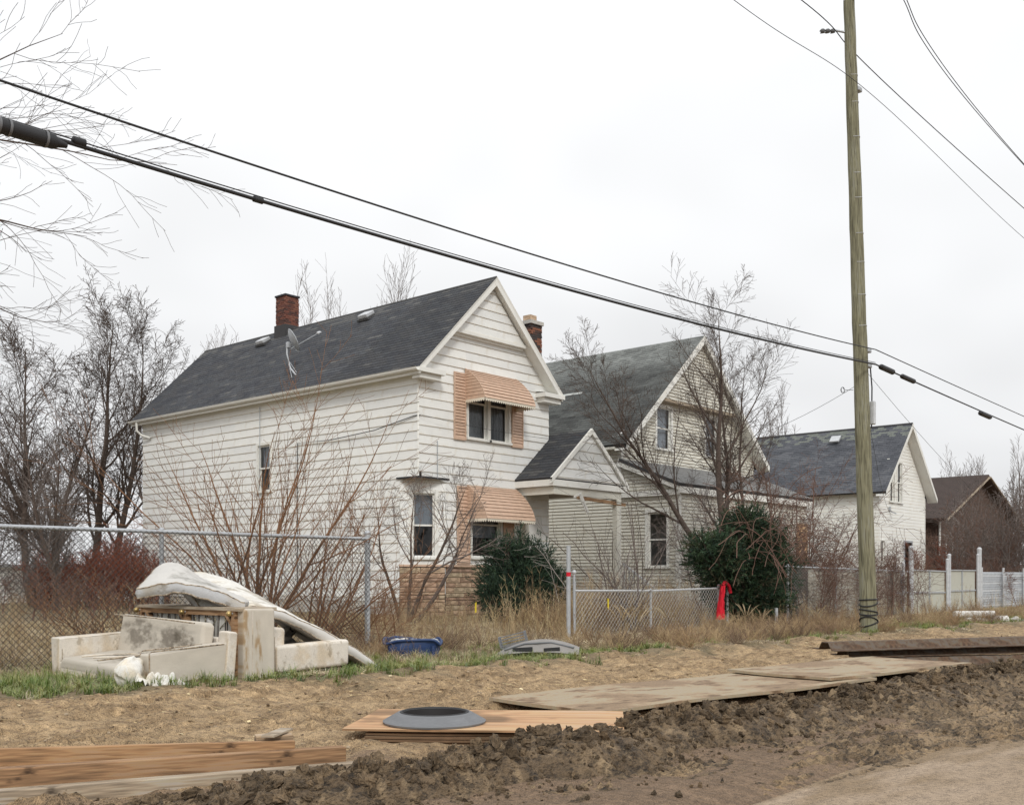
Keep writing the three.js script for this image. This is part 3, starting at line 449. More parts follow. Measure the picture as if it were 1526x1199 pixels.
  for (let k = 0; k < gp.length - 1; k++) gu.quad([gp[k][0], gp[k][1], zb], [gp[k + 1][0], gp[k + 1][1], zb], [gp[k + 1][0], gp[k + 1][1], zf], [gp[k][0], gp[k][1], zf]);
  gu.box(ex + 0.02, ex + 0.06, EA - 0.16, EA + 0.01, zb, zf - 0.02).box(ex + 0.06, 0.0, EA - 0.1, EA - 0.07, zb + 0.1, 0.0); gu.box(-0.03, 0.0, EA - 0.2, EA - 0.1, -L, 0);
  mesh('gutter', gu, M.white, h); mesh('downspout', new G().tube([[ex - 0.05, EA - 0.08, zb + 0.5], [ex - 0.05, EA - 0.35, zb + 0.5], [ex + 0.1, EA - 0.5, zb + 0.55], [-0.05, EA - 0.62, zb + 0.9]].map((q) => new THREE.Vector3(...q)), 0.045, 7), M.white, h);
  // chimneys, vents
  chimney(h, [mid, 9.35, -9.15], 0.52, 0.52, 1.4, M.brick, 0.2, 0.068, (c, y) => { mesh('cap', new G().box(-0.3, 0.3, y - 0.02, y + 0.035, -0.3, 0.3), M.shingle[2], c); mesh('flashing', new G().box(-0.31, 0.31, 0, 0.42, -0.31, 0.31), M.deck, c); });
  chimney(h, [5.95, 0.2, -1.25], 0.5, 0.5, 9.0, M.sooty, 0.22, 0.075, (c, y) => { mesh('cap', new G().box(-0.31, 0.31, y - 0.06, y + 0.05, -0.31, 0.31), M.concrete, c); mesh('flue', new G().box(-0.15, 0.15, y + 0.05, y + 0.25, -0.15, 0.15), M.stone[2], c); });
  for (const d of [-4.6, -9.9]) { const k = 0.86, vx = lerp(ex, mid, k), vy = lerp(EA + 0.02, AP, k), m = mesh('roof_vent', boxUV(new RoundedBoxGeometry(0.36, 0.12, 0.42, 2, 0.03)), M.galvPale, h, [vx - 0.04, vy + 0.12, d]); m.rotation.z = 0.55; mesh('vent_base', new G().box(-0.22, 0.22, -0.12, -0.06, -0.25, 0.25), M.shingle[3], m); }
  for (const [x, y0, y1] of [[0.66, 3.95, 4.95]]) mesh('conduit', new G().tube([new THREE.Vector3(x, y0, 0.04), new THREE.Vector3(x, y1, 0.04)], 0.012, 5), M.galv, h);
  mesh('conduit', new G().tube([[-0.05, 0.8, -5.05], [-0.05, 5.25, -5.05], [-0.09, 5.2, -3.5], [-0.1, 5.3, -1.6], [-0.04, 5.55, -0.1], [0.02, 5.56, 0.06]].map((q) => new THREE.Vector3(...q)), 0.013, 5), M.black, h);
  mesh('conduit', new G().tube([[-0.05, 0.8, -6.9], [-0.05, 6.5, -6.9]].map((q) => new THREE.Vector3(...q)), 0.012, 5), M.galv, h);
  // the gabled hood over the side entrance
  const ha = 3.78, hb2 = 7.38, hm = (ha + hb2) / 2, hy = 4.10, hp = 5.62, hz = 1.42, hsl = [hm - ha, hp - hy], hl = Math.hypot(...hsl), ht = (u, y, R) => { const q = fbm(u * 1.3 + 9, y * 1.6, 3) + (R() - 0.5) * 0.9; return q > 0.3 ? 3 : q > 0 ? 4 : q > -0.3 ? 1 : 0; };
  roof(h, [ha, hy + 0.02, -2.6], [0, 0, 1], [hsl[0], hsl[1], 0], hz + 2.6, hl, { tone: ht, seed: 14, parts: 120, near: (q) => q[0], thick: 0.06 }); roof(h, [hb2, hy + 0.02, hz], [0, 0, -1], [-hsl[0], hsl[1], 0], hz + 2.6, hl, { tone: ht, seed: 15, thick: 0.06 });
  const hgb = (y) => { const t = (hp - 0.1 - y) / (hsl[1] / hsl[0]); return [Math.max(ha + 0.12, hm - t), Math.min(hb2 - 0.12, hm + t)]; };
  const gp2 = wall(h, [0, 0, hz - 0.06], 0, [[ha + 0.1, hy + 0.03], [hb2 - 0.1, hy + 0.03], [hm, hp - 0.08]], { y0: hy + 0.06, y1: hp - 0.16, e: 0.27, t: 0.018, bounds: hgb, mats: [mat({ color: rgb(0.60, 0.605, 0.60), map: T.siding, vertexColors: true, roughness: 0.55 }), M.siding[3]] }); gp2.name = 'hood_gable';
  const hr = new G(); for (const s of [-1, 1]) { const f = (k) => [hm + s * (hm - ha + 0.05) * k, lerp(hp + 0.05, hy - 0.0, k)]; const [x0, y0] = f(0), [x1, y1] = f(1); hr.quad([x0, y0 - 0.16, hz + 0.03], [x1, y1 - 0.12, hz + 0.03], [x1, y1 + 0.02, hz + 0.03], [x0, y0, hz + 0.03]); hr.quad([x0, y0 - 0.16, hz + 0.03], [x1, y1 - 0.12, hz + 0.03], [x1, y1 - 0.12, hz - 0.06], [x0, y0 - 0.16, hz - 0.06]); hr.quad([x0, y0, hz + 0.03], [x1, y1 + 0.02, hz + 0.03], [x1, y1 + 0.02, hz - 0.04], [x0, y0, hz - 0.04]); } mesh('hood_rake', hr, M.white, h);
  mesh('hood_fascia', new G().box(ha + 0.02, hb2 - 0.02, hy - 0.20, hy - 0.02, hz - 0.05, hz + 0.012).box(ha + 0.02, ha + 0.08, hy - 0.20, hy - 0.02, 0.0, hz - 0.05).box(hb2 - 0.08, hb2 - 0.02, hy - 0.20, hy - 0.02, -2.6, hz - 0.05), M.white, h);
  mesh('hood_beam', new G().box(ha + 0.14, hb2 - 0.24, hy - 0.42, hy - 0.20, hz - 0.16, hz - 0.06).box(ha + 0.14, ha + 0.24, hy - 0.42, hy - 0.20, 0, hz - 0.16), M.cream, h);
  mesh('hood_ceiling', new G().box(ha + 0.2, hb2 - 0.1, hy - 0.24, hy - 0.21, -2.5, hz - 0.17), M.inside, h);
  { const t = mesh('loose_trim', new G().box(0, 2.4, -0.05, 0.05, 0, 0.03), M.lumber[1], h, [5.0, hy - 0.46, hz - 0.1]); t.rotation.z = -0.04; const t2 = mesh('loose_trim', new G().box(0, 0.75, -0.06, 0.06, 0, 0.02), M.white, h, [4.95, hy - 0.36, hz + 0.05]); t2.rotation.set(0.2, 0, -0.82); const t3 = mesh('loose_trim', new G().box(-0.55, 0, -0.03, 0.03, 0, 0.02), M.white, h, [4.98, hy - 0.36, hz + 0.06]); t3.rotation.set(0.1, 0.3, 0.22); }
  const post = (x, z) => { const g = new G().box(x - 0.08, x + 0.08, 0.9, hy - 0.42, z - 0.08, z + 0.08).box(x - 0.11, x + 0.11, hy - 0.56, hy - 0.42, z - 0.11, z + 0.11).box(x - 0.11, x + 0.11, 0.9, 1.05, z - 0.11, z + 0.11); return mesh('post', g, M.cream.clone(), h); };
  [[hb2 - 0.35, hz - 0.16], [ha + 0.3, 0.16]].forEach((q) => { const m = post(...q); m.material.vertexColors = false; });
  mesh('porch_deck', new G().box(ha + 0.1, hb2 - 0.1, 0.75, 0.9, -2.5, hz - 0.02), M.lumberGrey, h);
  mesh('steps', new G().box(5.4, 7.1, 0, 0.7, hz - 0.02, hz + 0.3).box(5.4, 7.1, 0, 0.5, hz + 0.3, hz + 0.6).box(5.4, 7.1, 0, 0.3, hz + 0.6, hz + 0.9), M.concrete, h);
  for (const x of [7.15]) { const r = new G().bar([x, 1.75, hz], [x, 1.0, hz + 1.15], 0.05, 0.06); mesh('handrail', r, M.galvPale, h); for (let k = 0; k < 7; k++) mesh('baluster', new G().bar([x, 0.45 - 0.05 * k, hz + k * 0.17 + 0.06], [x, 1.7 - 0.11 * k, hz + k * 0.17 + 0.06], 0.025, 0.025), M.galv, h); }
}
// satellite dish on the near roof
{
  const d = thing('satellite_dish', 'grey satellite dish on a bent mast, standing on the dark roof', 'satellite dish', P(18.67 + 0.35, 7.28, 19.66 + 5.55));
  mesh('foot', new G().box(-0.12, 0.12, -0.04, 0.06, -0.1, 0.1), M.galv, d).rotation.z = 0.78;
  mesh('mast', new G().tube([[0, 0, 0], [-0.06, 0.3, -0.28], [-0.06, 0.75, -0.45], [-0.06, 1.02, -0.45]].map((q) => new THREE.Vector3(...q)), 0.03, 8), M.galv, d);
  const dish = new THREE.LatheGeometry([0, 0.1, 0.2, 0.3, 0.38, 0.41, 0.41].map((r, i) => new THREE.Vector2(r, i < 6 ? r * r * 0.55 : r * r * 0.55 - 0.02)), 28); dish.scale(0.85, 1, 1.05);
  const b = mesh('reflector', dish, M.galv, d, [0.02, 1.14, -0.36]); b.quaternion.setFromUnitVectors(new THREE.Vector3(0, 1, 0), new THREE.Vector3(0.78, 0.42, 0.42).normalize());
  const q = new THREE.Vector3(0.55, 1.38, 0.3); mesh('arm', new G().tube([new THREE.Vector3(0, 0.9, -0.35), q], 0.012, 6), M.galv, d); const f = mesh('feed', rbox(0.22, 0.07, 0.09, 0.02), M.galvPale, d, q); f.rotation.set(0.3, 0.6, 0.2);
  for (const x of [-0.16, 0.16]) mesh('brace', new G().tube([new THREE.Vector3(x, -0.35 + x, 0.1), new THREE.Vector3(-0.06, 0.6, -0.42)], 0.01, 5), M.galv, d);
  mesh('mount', rbox(0.1, 0.18, 0.12, 0.02), M.galv, d, [-0.04, 1.02, -0.42]);
}
// ---------------------------------------------------------------- the second house: cream clapboards, enclosed front porch
{
  const W = 9.0, L = 13, EA = 5.7, AP = 10.05, mid = 4.5, h = thing('gabled_house', 'weathered cream clapboard house with patched grey roof, behind the bare tree', 'house', P(28.2, 0, 20.0));
  const k = (AP - EA) / (mid + 0.4), gb = (y) => { const t = (AP - 0.12 - y) / k; return [Math.max(0, mid - t), Math.min(W, mid + t)]; }, mats = [M.cream], o = { e: 0.112, t: 0.03, mats, merged: true };
  mesh('foundation', new G().box(0.02, W - 0.02, 0, 0.8, -L + 0.02, -0.02).box(0.02, W - 0.02, 0, 0.7, -0.02, 2.2), M.concrete, h); mesh('floor', new G().box(0.13, W - 0.13, 0.8, 0.9, -L + 0.13, 2.1).box(0.13, W - 0.13, 3.9, 4.0, -L + 0.13, -0.13), M.inside, h);
  wall(h, [0, 0, 0], 0, [[0, 0.6], [W, 0.6], [W, EA + 0.35], [mid, AP - 0.12], [0, EA + 0.35]], { ...o, holes: [[2.05, 3.05, 5.75, 7.3], [5.3, 6.2, 5.75, 7.3]], y0: 4.2, y1: 9.7, bounds: gb });
  wall(h, [0, 0, -L], -Math.PI / 2, [[0, 0.6], [L, 0.6], [L, EA], [0, EA]], { ...o, y0: 0.7, y1: EA, bounds: () => [0, L] });
  wall(h, [W, 0, 0], Math.PI / 2, [[0, 0.6], [L, 0.6], [L, EA], [0, EA]], { ...o, y0: 0.7, y1: EA, bounds: () => [0, L] });
  wall(h, [W, 0, -L], Math.PI, [[0, 0.6], [W, 0.6], [W, EA], [mid, AP - 0.12], [0, EA]], { ...o, y0: 0.7, y1: EA, bounds: () => [0, W] });
  const PD = 2.24, pw = (y) => [0, y < 4.15 ? PD : PD * (1 - (y - 4.15) / 0.9)];
  wall(h, [0, 0, 0], -Math.PI / 2, [[0, 0.6], [PD, 0.6], [PD, 4.15], [0, 5.05]], { ...o, holes: [[1.05, 1.85, 1.65, 3.45]], y0: 0.7, y1: 4.95, bounds: pw });
  wall(h, [0, 0, PD], 0, [[0, 0.6], [W, 0.6], [W, 4.15], [0, 4.15]], { ...o, holes: [[8.2, 8.95, 1.9, 3.3], [2.4, 3.6, 1.6, 3.3]], y0: 0.7, y1: 4.15, bounds: () => [0, W] });
  wall(h, [W, 0, PD], Math.PI / 2, [[0, 0.6], [PD, 0.6], [PD, 5.05], [0, 4.15]], { ...o, y0: 0.7, y1: 4.1, bounds: () => [0, PD] });
  const trim = new G().box(-0.03, 0.1, 0.6, 4.15, PD - 0.1, PD + 0.03).box(-0.03, 0.1, 0.6, 5.6, -0.1, 0.03).box(W - 0.1, W + 0.03, 0.6, 4.15, PD - 0.1, PD + 0.03); mesh('corner_board', trim, M.white, h);
  mesh('porch_fascia', new G().box(-0.2, W + 0.2, 4.0, 4.28, PD + 0.1, PD + 0.16).box(-0.12, -0.05, 3.95, 4.12, 0, PD + 0.1).bar([-0.2, 5.12, 0.02], [-0.2, 4.2, PD + 0.14], 0.06, 0.22), M.white, h);
  roof(h, [-0.25, 4.3, PD + 0.2], [1, 0, 0], [0, 0.9, -PD], W + 0.5, Math.hypot(0.9, PD) + 0.1, { seed: 21, tone: (u, y, R) => { const b = 0.15 + 0.05 * R(); return [b, b, b * 0.96]; } });
  win(h, [0, 1.68, 1.08], -Math.PI / 2, 0.72, 1.74, { casing: 0.1, broken: true });
  win(h, [2.1, 5.8, 0], 0, 0.9, 1.45, { casing: 0.1, curtain: M.curtainPale }); win(h, [5.35, 5.8, 0], 0, 0.8, 1.45, { casing: 0.1, curtain: M.curtainPale }); win(h, [2.45, 1.65, PD], 0, 1.1, 1.6, { casing: 0.1 });
  mesh('boarded_opening', new G().box(8.12, 9.02, 1.85, 3.35, PD + 0.02, PD + 0.05), M.ply, h);
  const ex = -0.4, zf = 0.5, zb = -L - 0.3, sl = Math.hypot(mid - ex, AP - EA), tone = (u, y, R) => { const q = fbm(u * 0.35, y * 1.1, 4) + (R() - 0.5) * 0.55, hi = y / sl; const b = 0.07 + 0.045 * q + 0.075 * sstep(0.55, 0.95, hi) * (0.6 + 0.8 * R()) - 0.02 * (1 - hi); let c = [b, b * 1.05, b * 0.98]; const t = y - 3.35 - 0.14 * Math.floor((u - 7.2) / 0.8); if (u > 7.2 && u < 9.6 && Math.abs(t) < 0.09) c = [0.36, 0.37, 0.35]; return c; };
  roof(h, [ex, EA - 0.02, zb], [0, 0, 1], [mid - ex, AP - EA, 0], zf - zb, sl, { tone, seed: 31 }); roof(h, [2 * mid - ex, EA - 0.02, zf], [0, 0, -1], [-(mid - ex), AP - EA, 0], zf - zb, sl, { tone, seed: 32 });
  const rk = new G(); for (const s of [-1, 1]) { const f = (t) => [mid + s * (mid - ex) * t, lerp(AP, EA, t)], [x0, y0] = f(0), [x1, y1] = f(1); rk.quad([x0, y0 - 0.3, zf + 0.01], [x1, y1 - 0.24, zf + 0.01], [x1, y1, zf + 0.01], [x0, y0, zf + 0.01]); rk.quad([x0, y0 - 0.22, 0], [x1, y1 - 0.22, 0], [x1, y1 - 0.22, zf], [x0, y0 - 0.22, zf]); } mesh('rake_board', rk, M.white, h);
  const gy = 7.5, gg = (y) => { const t = (AP - 0.3 - y) / k; return [mid - t, mid + t]; }, [ga, gz] = gg(gy); const up = wall(h, [0, 0, 0.3], 0, [[ga, gy], [gz, gy], [mid, AP - 0.28]], { ...o, y0: gy, y1: AP - 0.34, bounds: gg }); up.name = 'gable_panel'; mesh('gable_trim', new G().box(ga, gz, gy - 0.1, gy, 0, 0.32), M.lumberGrey, h);
  mesh('eave_trim', new G().box(ex + 0.02, 0, EA - 0.16, EA - 0.08, zb, 0), M.cream, h);
}
// ---------------------------------------------------------------- the third house
{
  const W = 6.0, L = 15, EA = 5.4, AP = 9.0, mid = 3.0, h = thing('gabled_house', 'clean white clapboard house with twin gable windows, behind the utility pole', 'house', P(49.1, 0, 19.7));
  const k = (AP - EA) / (mid + 0.45), gb = (y) => { const t = (AP - 0.12 - y) / k; return [Math.max(0, mid - t), Math.min(W, mid + t)]; }, o = { e: 0.16, t: 0.013, mats: [M.white3], merged: true };
  mesh('foundation', new G().box(0.02, W - 0.02, 0, 0.8, -L + 0.02, -0.02), M.concrete, h); mesh('floor', new G().box(0.13, W - 0.13, 0.8, 0.9, -L + 0.13, -0.13).box(0.13, W - 0.13, 3.9, 4.0, -L + 0.13, -0.13), M.inside, h);
  wall(h, [0, 0, 0], 0, [[0, 0.6], [W, 0.6], [W, EA + 0.4], [mid, AP - 0.12], [0, EA + 0.4]], { ...o, holes: [[1.25, 1.85, 5.0, 7.0], [2.2, 2.8, 5.0, 7.0], [0.1, 0.6, 1.0, 3.1], [3.15, 4.1, 0.9, 3.05]], y0: 0.7, y1: 8.6, bounds: gb });
  wall(h, [0, 0, -L], -Math.PI / 2, [[0, 0.6], [L, 0.6], [L, EA + 0.1], [0, EA + 0.1]], { ...o, y0: 0.7, y1: EA + 0.1, bounds: () => [0, L] }); wall(h, [W, 0, 0], Math.PI / 2, [[0, 0.6], [L, 0.6], [L, EA], [0, EA]], { ...o, y0: 0.7, y1: EA, bounds: () => [0, L] });
  wall(h, [W, 0, -L], Math.PI, [[0, 0.6], [W, 0.6], [W, EA], [mid, AP - 0.12], [0, EA]], { ...o, y0: 0.7, y1: EA, bounds: () => [0, W] });
  for (const x of [1.27, 2.22]) win(h, [x, 5.02, 0], 0, 0.56, 1.96, { casing: 0.12, curtain: M.curtainPale, cy0: 1.0 }); win(h, [0.12, 1.1, 0], 0, 0.46, 1.96, { casing: 0.06 });
  mesh('door_frame', new G().box(3.05, 3.15, 0.8, 3.15, -0.1, 0.05).box(4.1, 4.2, 0.8, 3.15, -0.1, 0.05).box(3.15, 4.1, 3.05, 3.15, -0.1, 0.047), M.galv, h); mesh('door', new G().box(3.7, 4.1, 0.9, 3.05, -0.6, -0.55), M.galvPale, h);
  const ex = -0.45, zf = 0.5, zb = -L - 0.3, sl = Math.hypot(mid - ex, AP - EA + 0.05), tone = (u, y, R) => { const q = fbm(u * 0.5, y, 3) + (R() - 0.5) * 0.7, hi = y / sl; return hi > 0.8 && R() < 0.5 ? [0.13, 0.14, 0.125] : q > 0.2 ? [0.088, 0.092, 0.1] : q > -0.3 ? [0.066, 0.07, 0.079] : [0.052, 0.056, 0.064]; };
  roof(h, [ex, EA - 0.02, zb], [0, 0, 1], [mid - ex, AP - EA, 0], zf - zb, sl, { tone, seed: 41 }); roof(h, [2 * mid - ex, EA - 0.02, zf], [0, 0, -1], [-(mid - ex), AP - EA, 0], zf - zb, sl, { tone, seed: 42 });
  const rk = new G(); for (const s of [-1, 1]) { const f = (t) => [mid + s * (mid - ex) * t, lerp(AP, EA, t)], [x0, y0] = f(0), [x1, y1] = f(1); rk.quad([x0, y0 - 0.28, zf + 0.01], [x1, y1 - 0.22, zf + 0.01], [x1, y1, zf + 0.01], [x0, y0, zf + 0.01]); rk.quad([x0, y0 - 0.22, 0], [x1, y1 - 0.22, 0], [x1, y1 - 0.22, zf], [x0, y0 - 0.22, zf]); } mesh('rake_board', rk, M.white, h);
  const v = mesh('roof_vent', rbox(0.45, 0.1, 0.5, 0.02), M.galvPale, h, [2.2, 8.42, -3.2]); v.rotation.z = 0.78; mesh('lamp_bracket', new G().bar([1.2, 4.55, 0.02], [1.35, 4.4, 0.3], 0.06, 0.06).box(1.1, 1.25, 4.55, 4.75, 0.02, 0.08), M.galv, h);
  mesh('corner_trim', new G().box(W - 0.06, W + 0.03, 0.6, EA, -0.06, 0.03), M.white, h);
}
// ---------------------------------------------------------------- the brown bungalow far along the street
{
  const h = thing('brown_bungalow', 'dark brown brick bungalow with wide low gable, half hidden by bare brush', 'house', P(59.5, 0, 20.5)), W = 14, brown = mat({ color: rgb(0.085, 0.052, 0.038), map: T.brick }), roofM = mat({ color: rgb(0.075, 0.05, 0.04), map: T.shingle });
  const s = new THREE.Shape([[0, 0], [W, 0], [W, 4.6], [7, 7.3], [0, 4.6]].map((q) => new THREE.Vector2(...q))); for (const [a, b, c, d] of [[1.2, 2.2, 1.4, 3.2], [4.2, 5.8, 1.2, 3.2]]) s.holes.push(new THREE.Path([[a, c], [b, c], [b, d], [a, d]].map((q) => new THREE.Vector2(...q))));
  const g = new THREE.ExtrudeGeometry(s, { depth: 12, bevelEnabled: false }); g.translate(0, 0, -12); const w = mesh('wall', g, brown, h); void w;
  for (const [x, y, ww, hh] of [[1.2, 1.4, 1, 1.8], [4.2, 1.2, 1.6, 2.0]]) { mesh('window', new G().box(x - 0.1, x, y, y + hh, -0.1, 0.05).box(x + ww, x + ww + 0.1, y, y + hh, -0.1, 0.05).box(x, x + ww, y + hh / 2, y + hh / 2 + 0.06, -0.1, 0.02), M.cream, h).material = M.white; }
  const rl = Math.hypot(7.6, 2.93); for (const t of [-1, 1]) { const m = mesh('roof', new G().box(0, rl, -0.12, 0.05, -12.4, 0.6), roofM, h, [7, 7.4, 0]); m.rotation.z = t > 0 ? -Math.atan2(2.93, 7.6) : 0; if (t < 0) { m.rotation.z = Math.PI + Math.atan2(2.93, 7.6); } const e = new G(); for (let k = 0; k < 34; k++) e.box(0.1 + k * 0.24, 0.12 + k * 0.24, t > 0 ? 0.05 : -0.14, t > 0 ? 0.062 : -0.12, -12.4, 0.6); mesh('shingle_courses', e, M.deck, m).userData.kind = 'stuff'; }
  mesh('rake_board', new G().bar([-0.6, 4.42, 0.62], [7, 7.36, 0.62], 0.06, 0.16, [0, 0, 1]).bar([7, 7.36, 0.62], [14.6, 4.42, 0.62], 0.06, 0.16, [0, 0, 1]), M.lumberGrey, h);
  chimney(h, [3.0, 5.2, -5], 0.9, 0.9, 2.6, [M.stone[3], M.stone[1]], 0.3, 0.2); mesh('downspout', new G().tube([new THREE.Vector3(-0.1, 4.4, 0.1), new THREE.Vector3(-0.1, 2.5, 0.1)], 0.06, 6), M.white, h);
}
// low white sheds and walls beyond the lots
{
  const a = thing('white_garage', 'low white garage with a dark doorway, beyond the fence by red brush', 'garage', P(17.2, 0, 41)), g = (n, ...b) => mesh(n, new G().box(...b), M.white, a);
  g('wall', 0, 1.0, 0, 1.7, -0.12, 0); g('wall', 1.9, 6.0, 0, 1.7, -0.12, -0.002); g('wall', 0, 0.12, 0, 1.7, -4, -0.12); g('wall', 5.88, 6.0, 0, 1.7, -4, -0.12); g('wall', 0.12, 5.88, 0, 1.7, -4, -3.88); g('lintel', 1.0, 1.9, 1.55, 1.7, -0.12, -0.004); mesh('roof', new G().box(-0.15, 6.15, 1.7, 1.82, -4.1, 0.15), M.galvPale, a);
  const b = thing('block_wall', 'pale concrete block wall in the brush before the brown bungalow', 'wall', P(55.5, 0, 16)), bm = [M.concrete, M.galvPale];
  const core = mesh('core', new G().box(0, 9, 0, 1.85, -0.16, -0.02), M.mortar, b); void core; const bg = new G().box(0.01, 0.59, 0.006, 0.294, -0.18, 0).geo(); for (let j = 0; j < 7; j++) for (let i = 0; i < 15; i++) { if (j === 6 && i > 3 && i < 8) continue; mesh('block', bg, bm[(i * 7 + j * 5) % 3 ? 0 : 1], b, [i * 0.6, j * 0.3, 0]); }
}
// ---------------------------------------------------------------- utility pole and cables
const V = (x, y, z) => new THREE.Vector3(x, y, z);
const PX = 20.05, PD = 8.24, lean = (y) => P(PX - 0.021 * y, y, PD + 0.024 * y);
{
  const base = ground(PX, PD), t = thing('utility_pole', 'tall weathered wooden utility pole with greenish grain, cables wound round its foot', 'utility pole', P(PX, 0, PD)), off = t.position, loc = (v) => v.clone().sub(off), R = rng(3);
  const pts = [], rad = []; for (let k = 0; k <= 44; k++) { const y = base - 0.3 + (13.6 * k) / 44; pts.push(loc(lean(y)).add(V((R() - 0.5) * 0.008, 0, (R() - 0.5) * 0.008))); rad.push(0.165 - 0.0047 * y + 0.003 * R()); }
  mesh('shaft', new G().tube(pts, rad, 22, true), M.pole, t);
  const ring = (y, tilt, ph, r = 0.014, m = M.black) => { const q = [], R0 = 0.175 - 0.0047 * y; for (let k = 0; k <= 26; k++) { const a = (k / 26) * 6.2832; q.push(loc(lean(y + tilt * Math.sin(a + ph))).add(V(Math.cos(a) * R0, 0, Math.sin(a) * R0))); } mesh('wound_cable', new G().tube(q, r, 5), m, t); };
  [[0.92, 0.01, 0], [0.84, 0.05, 1.6], [0.70, 0.03, 4], [0.64, 0.02, 2], [0.50, 0.09, 5], [0.45, 0.06, 1.0]].forEach((q) => ring(...q));
  for (let k = 0; k < 9; k++) { const y = 6.2 + k * 0.62 + R() * 0.2, q = []; for (let m = 0; m <= 8; m++) { const a = -0.3 + (m / 8) * 2.2; q.push(loc(lean(y)).add(V(Math.cos(a + 0.9) * (0.169 - 0.0047 * y), 0.01 * Math.sin(a * 3), Math.sin(a + 0.9) * (0.169 - 0.0047 * y)))); } mesh('staple_band', new G().tube(q, 0.006, 4), M.galvPale, t); }
  const right = V(SY, 0, CY), bx = (y, s) => loc(lean(y)).addScaledVector(right, s);
  mesh('terminal_box', rbox(0.09, 0.46, 0.1, 0.02), M.galvPale, t, bx(4.6, 0.21)); mesh('riser_cable', new G().tube([bx(5.5, 0.19), bx(5.1, 0.21), bx(4.85, 0.2), bx(4.3, 0.175)], 0.014, 5), M.black, t);
  for (const [y, s] of [[5.83, 0.15], [5.53, 0.15], [10.97, 0.13]]) { mesh('clamp', rbox(0.16, 0.09, 0.1, 0.02), M.galv, t, bx(y, s)); }
  mesh('bracket', new G().tube([bx(12.1, -0.1), bx(12.14, -0.3), bx(12.1, -0.52)], 0.022, 7), M.galv, t); for (const s of [-0.34, -0.44, -0.54]) { const i = mesh('insulator', new THREE.LatheGeometry([[0, 0], [0.05, 0], [0.035, 0.02], [0.06, 0.04], [0.03, 0.07], [0, 0.07]].map((q) => new THREE.Vector2(...q)), 12), M.rubber, t, bx(12.09, s)); i.rotation.z = 0.2; }
  mesh('top_bracket', new G().bar(bx(12.75, -0.1).toArray(), bx(12.75, 0.1).add(V(0, 0, 0.75)).toArray(), 0.07, 0.09), M.galv, t);
  const coil = []; for (let k = 0; k < 26; k++) { const a = k * 0.5; coil.push(bx(5.05, -0.38).addScaledVector(right, 0.035 * Math.cos(a)).add(V(0, 0.055 * Math.sin(a), 0.001 * k))); } mesh('wire_coil', new G().tube([...coil, bx(5.05, -0.16)], 0.005, 4), M.black, t);
}
function cable(label, pts, r, parts, group) {                         // sagging span through the given points (x, height, distance from the camera's street line)
  const c = new THREE.CatmullRomCurve3(pts.map((q) => P(...q)), false, 'centripetal'), m = mesh('overhead_cable', new G().tube(c.getPoints(90), r, 6), M.black); tag(m, label, 'cable', group);
  if (parts) parts(m, c); return m;
}
const span = (D, f, x0, x1, n = 14) => Array.from({ length: n + 1 }, (_, k) => { const X = lerp(x0, x1, k / n); return [X, f(X), D]; });
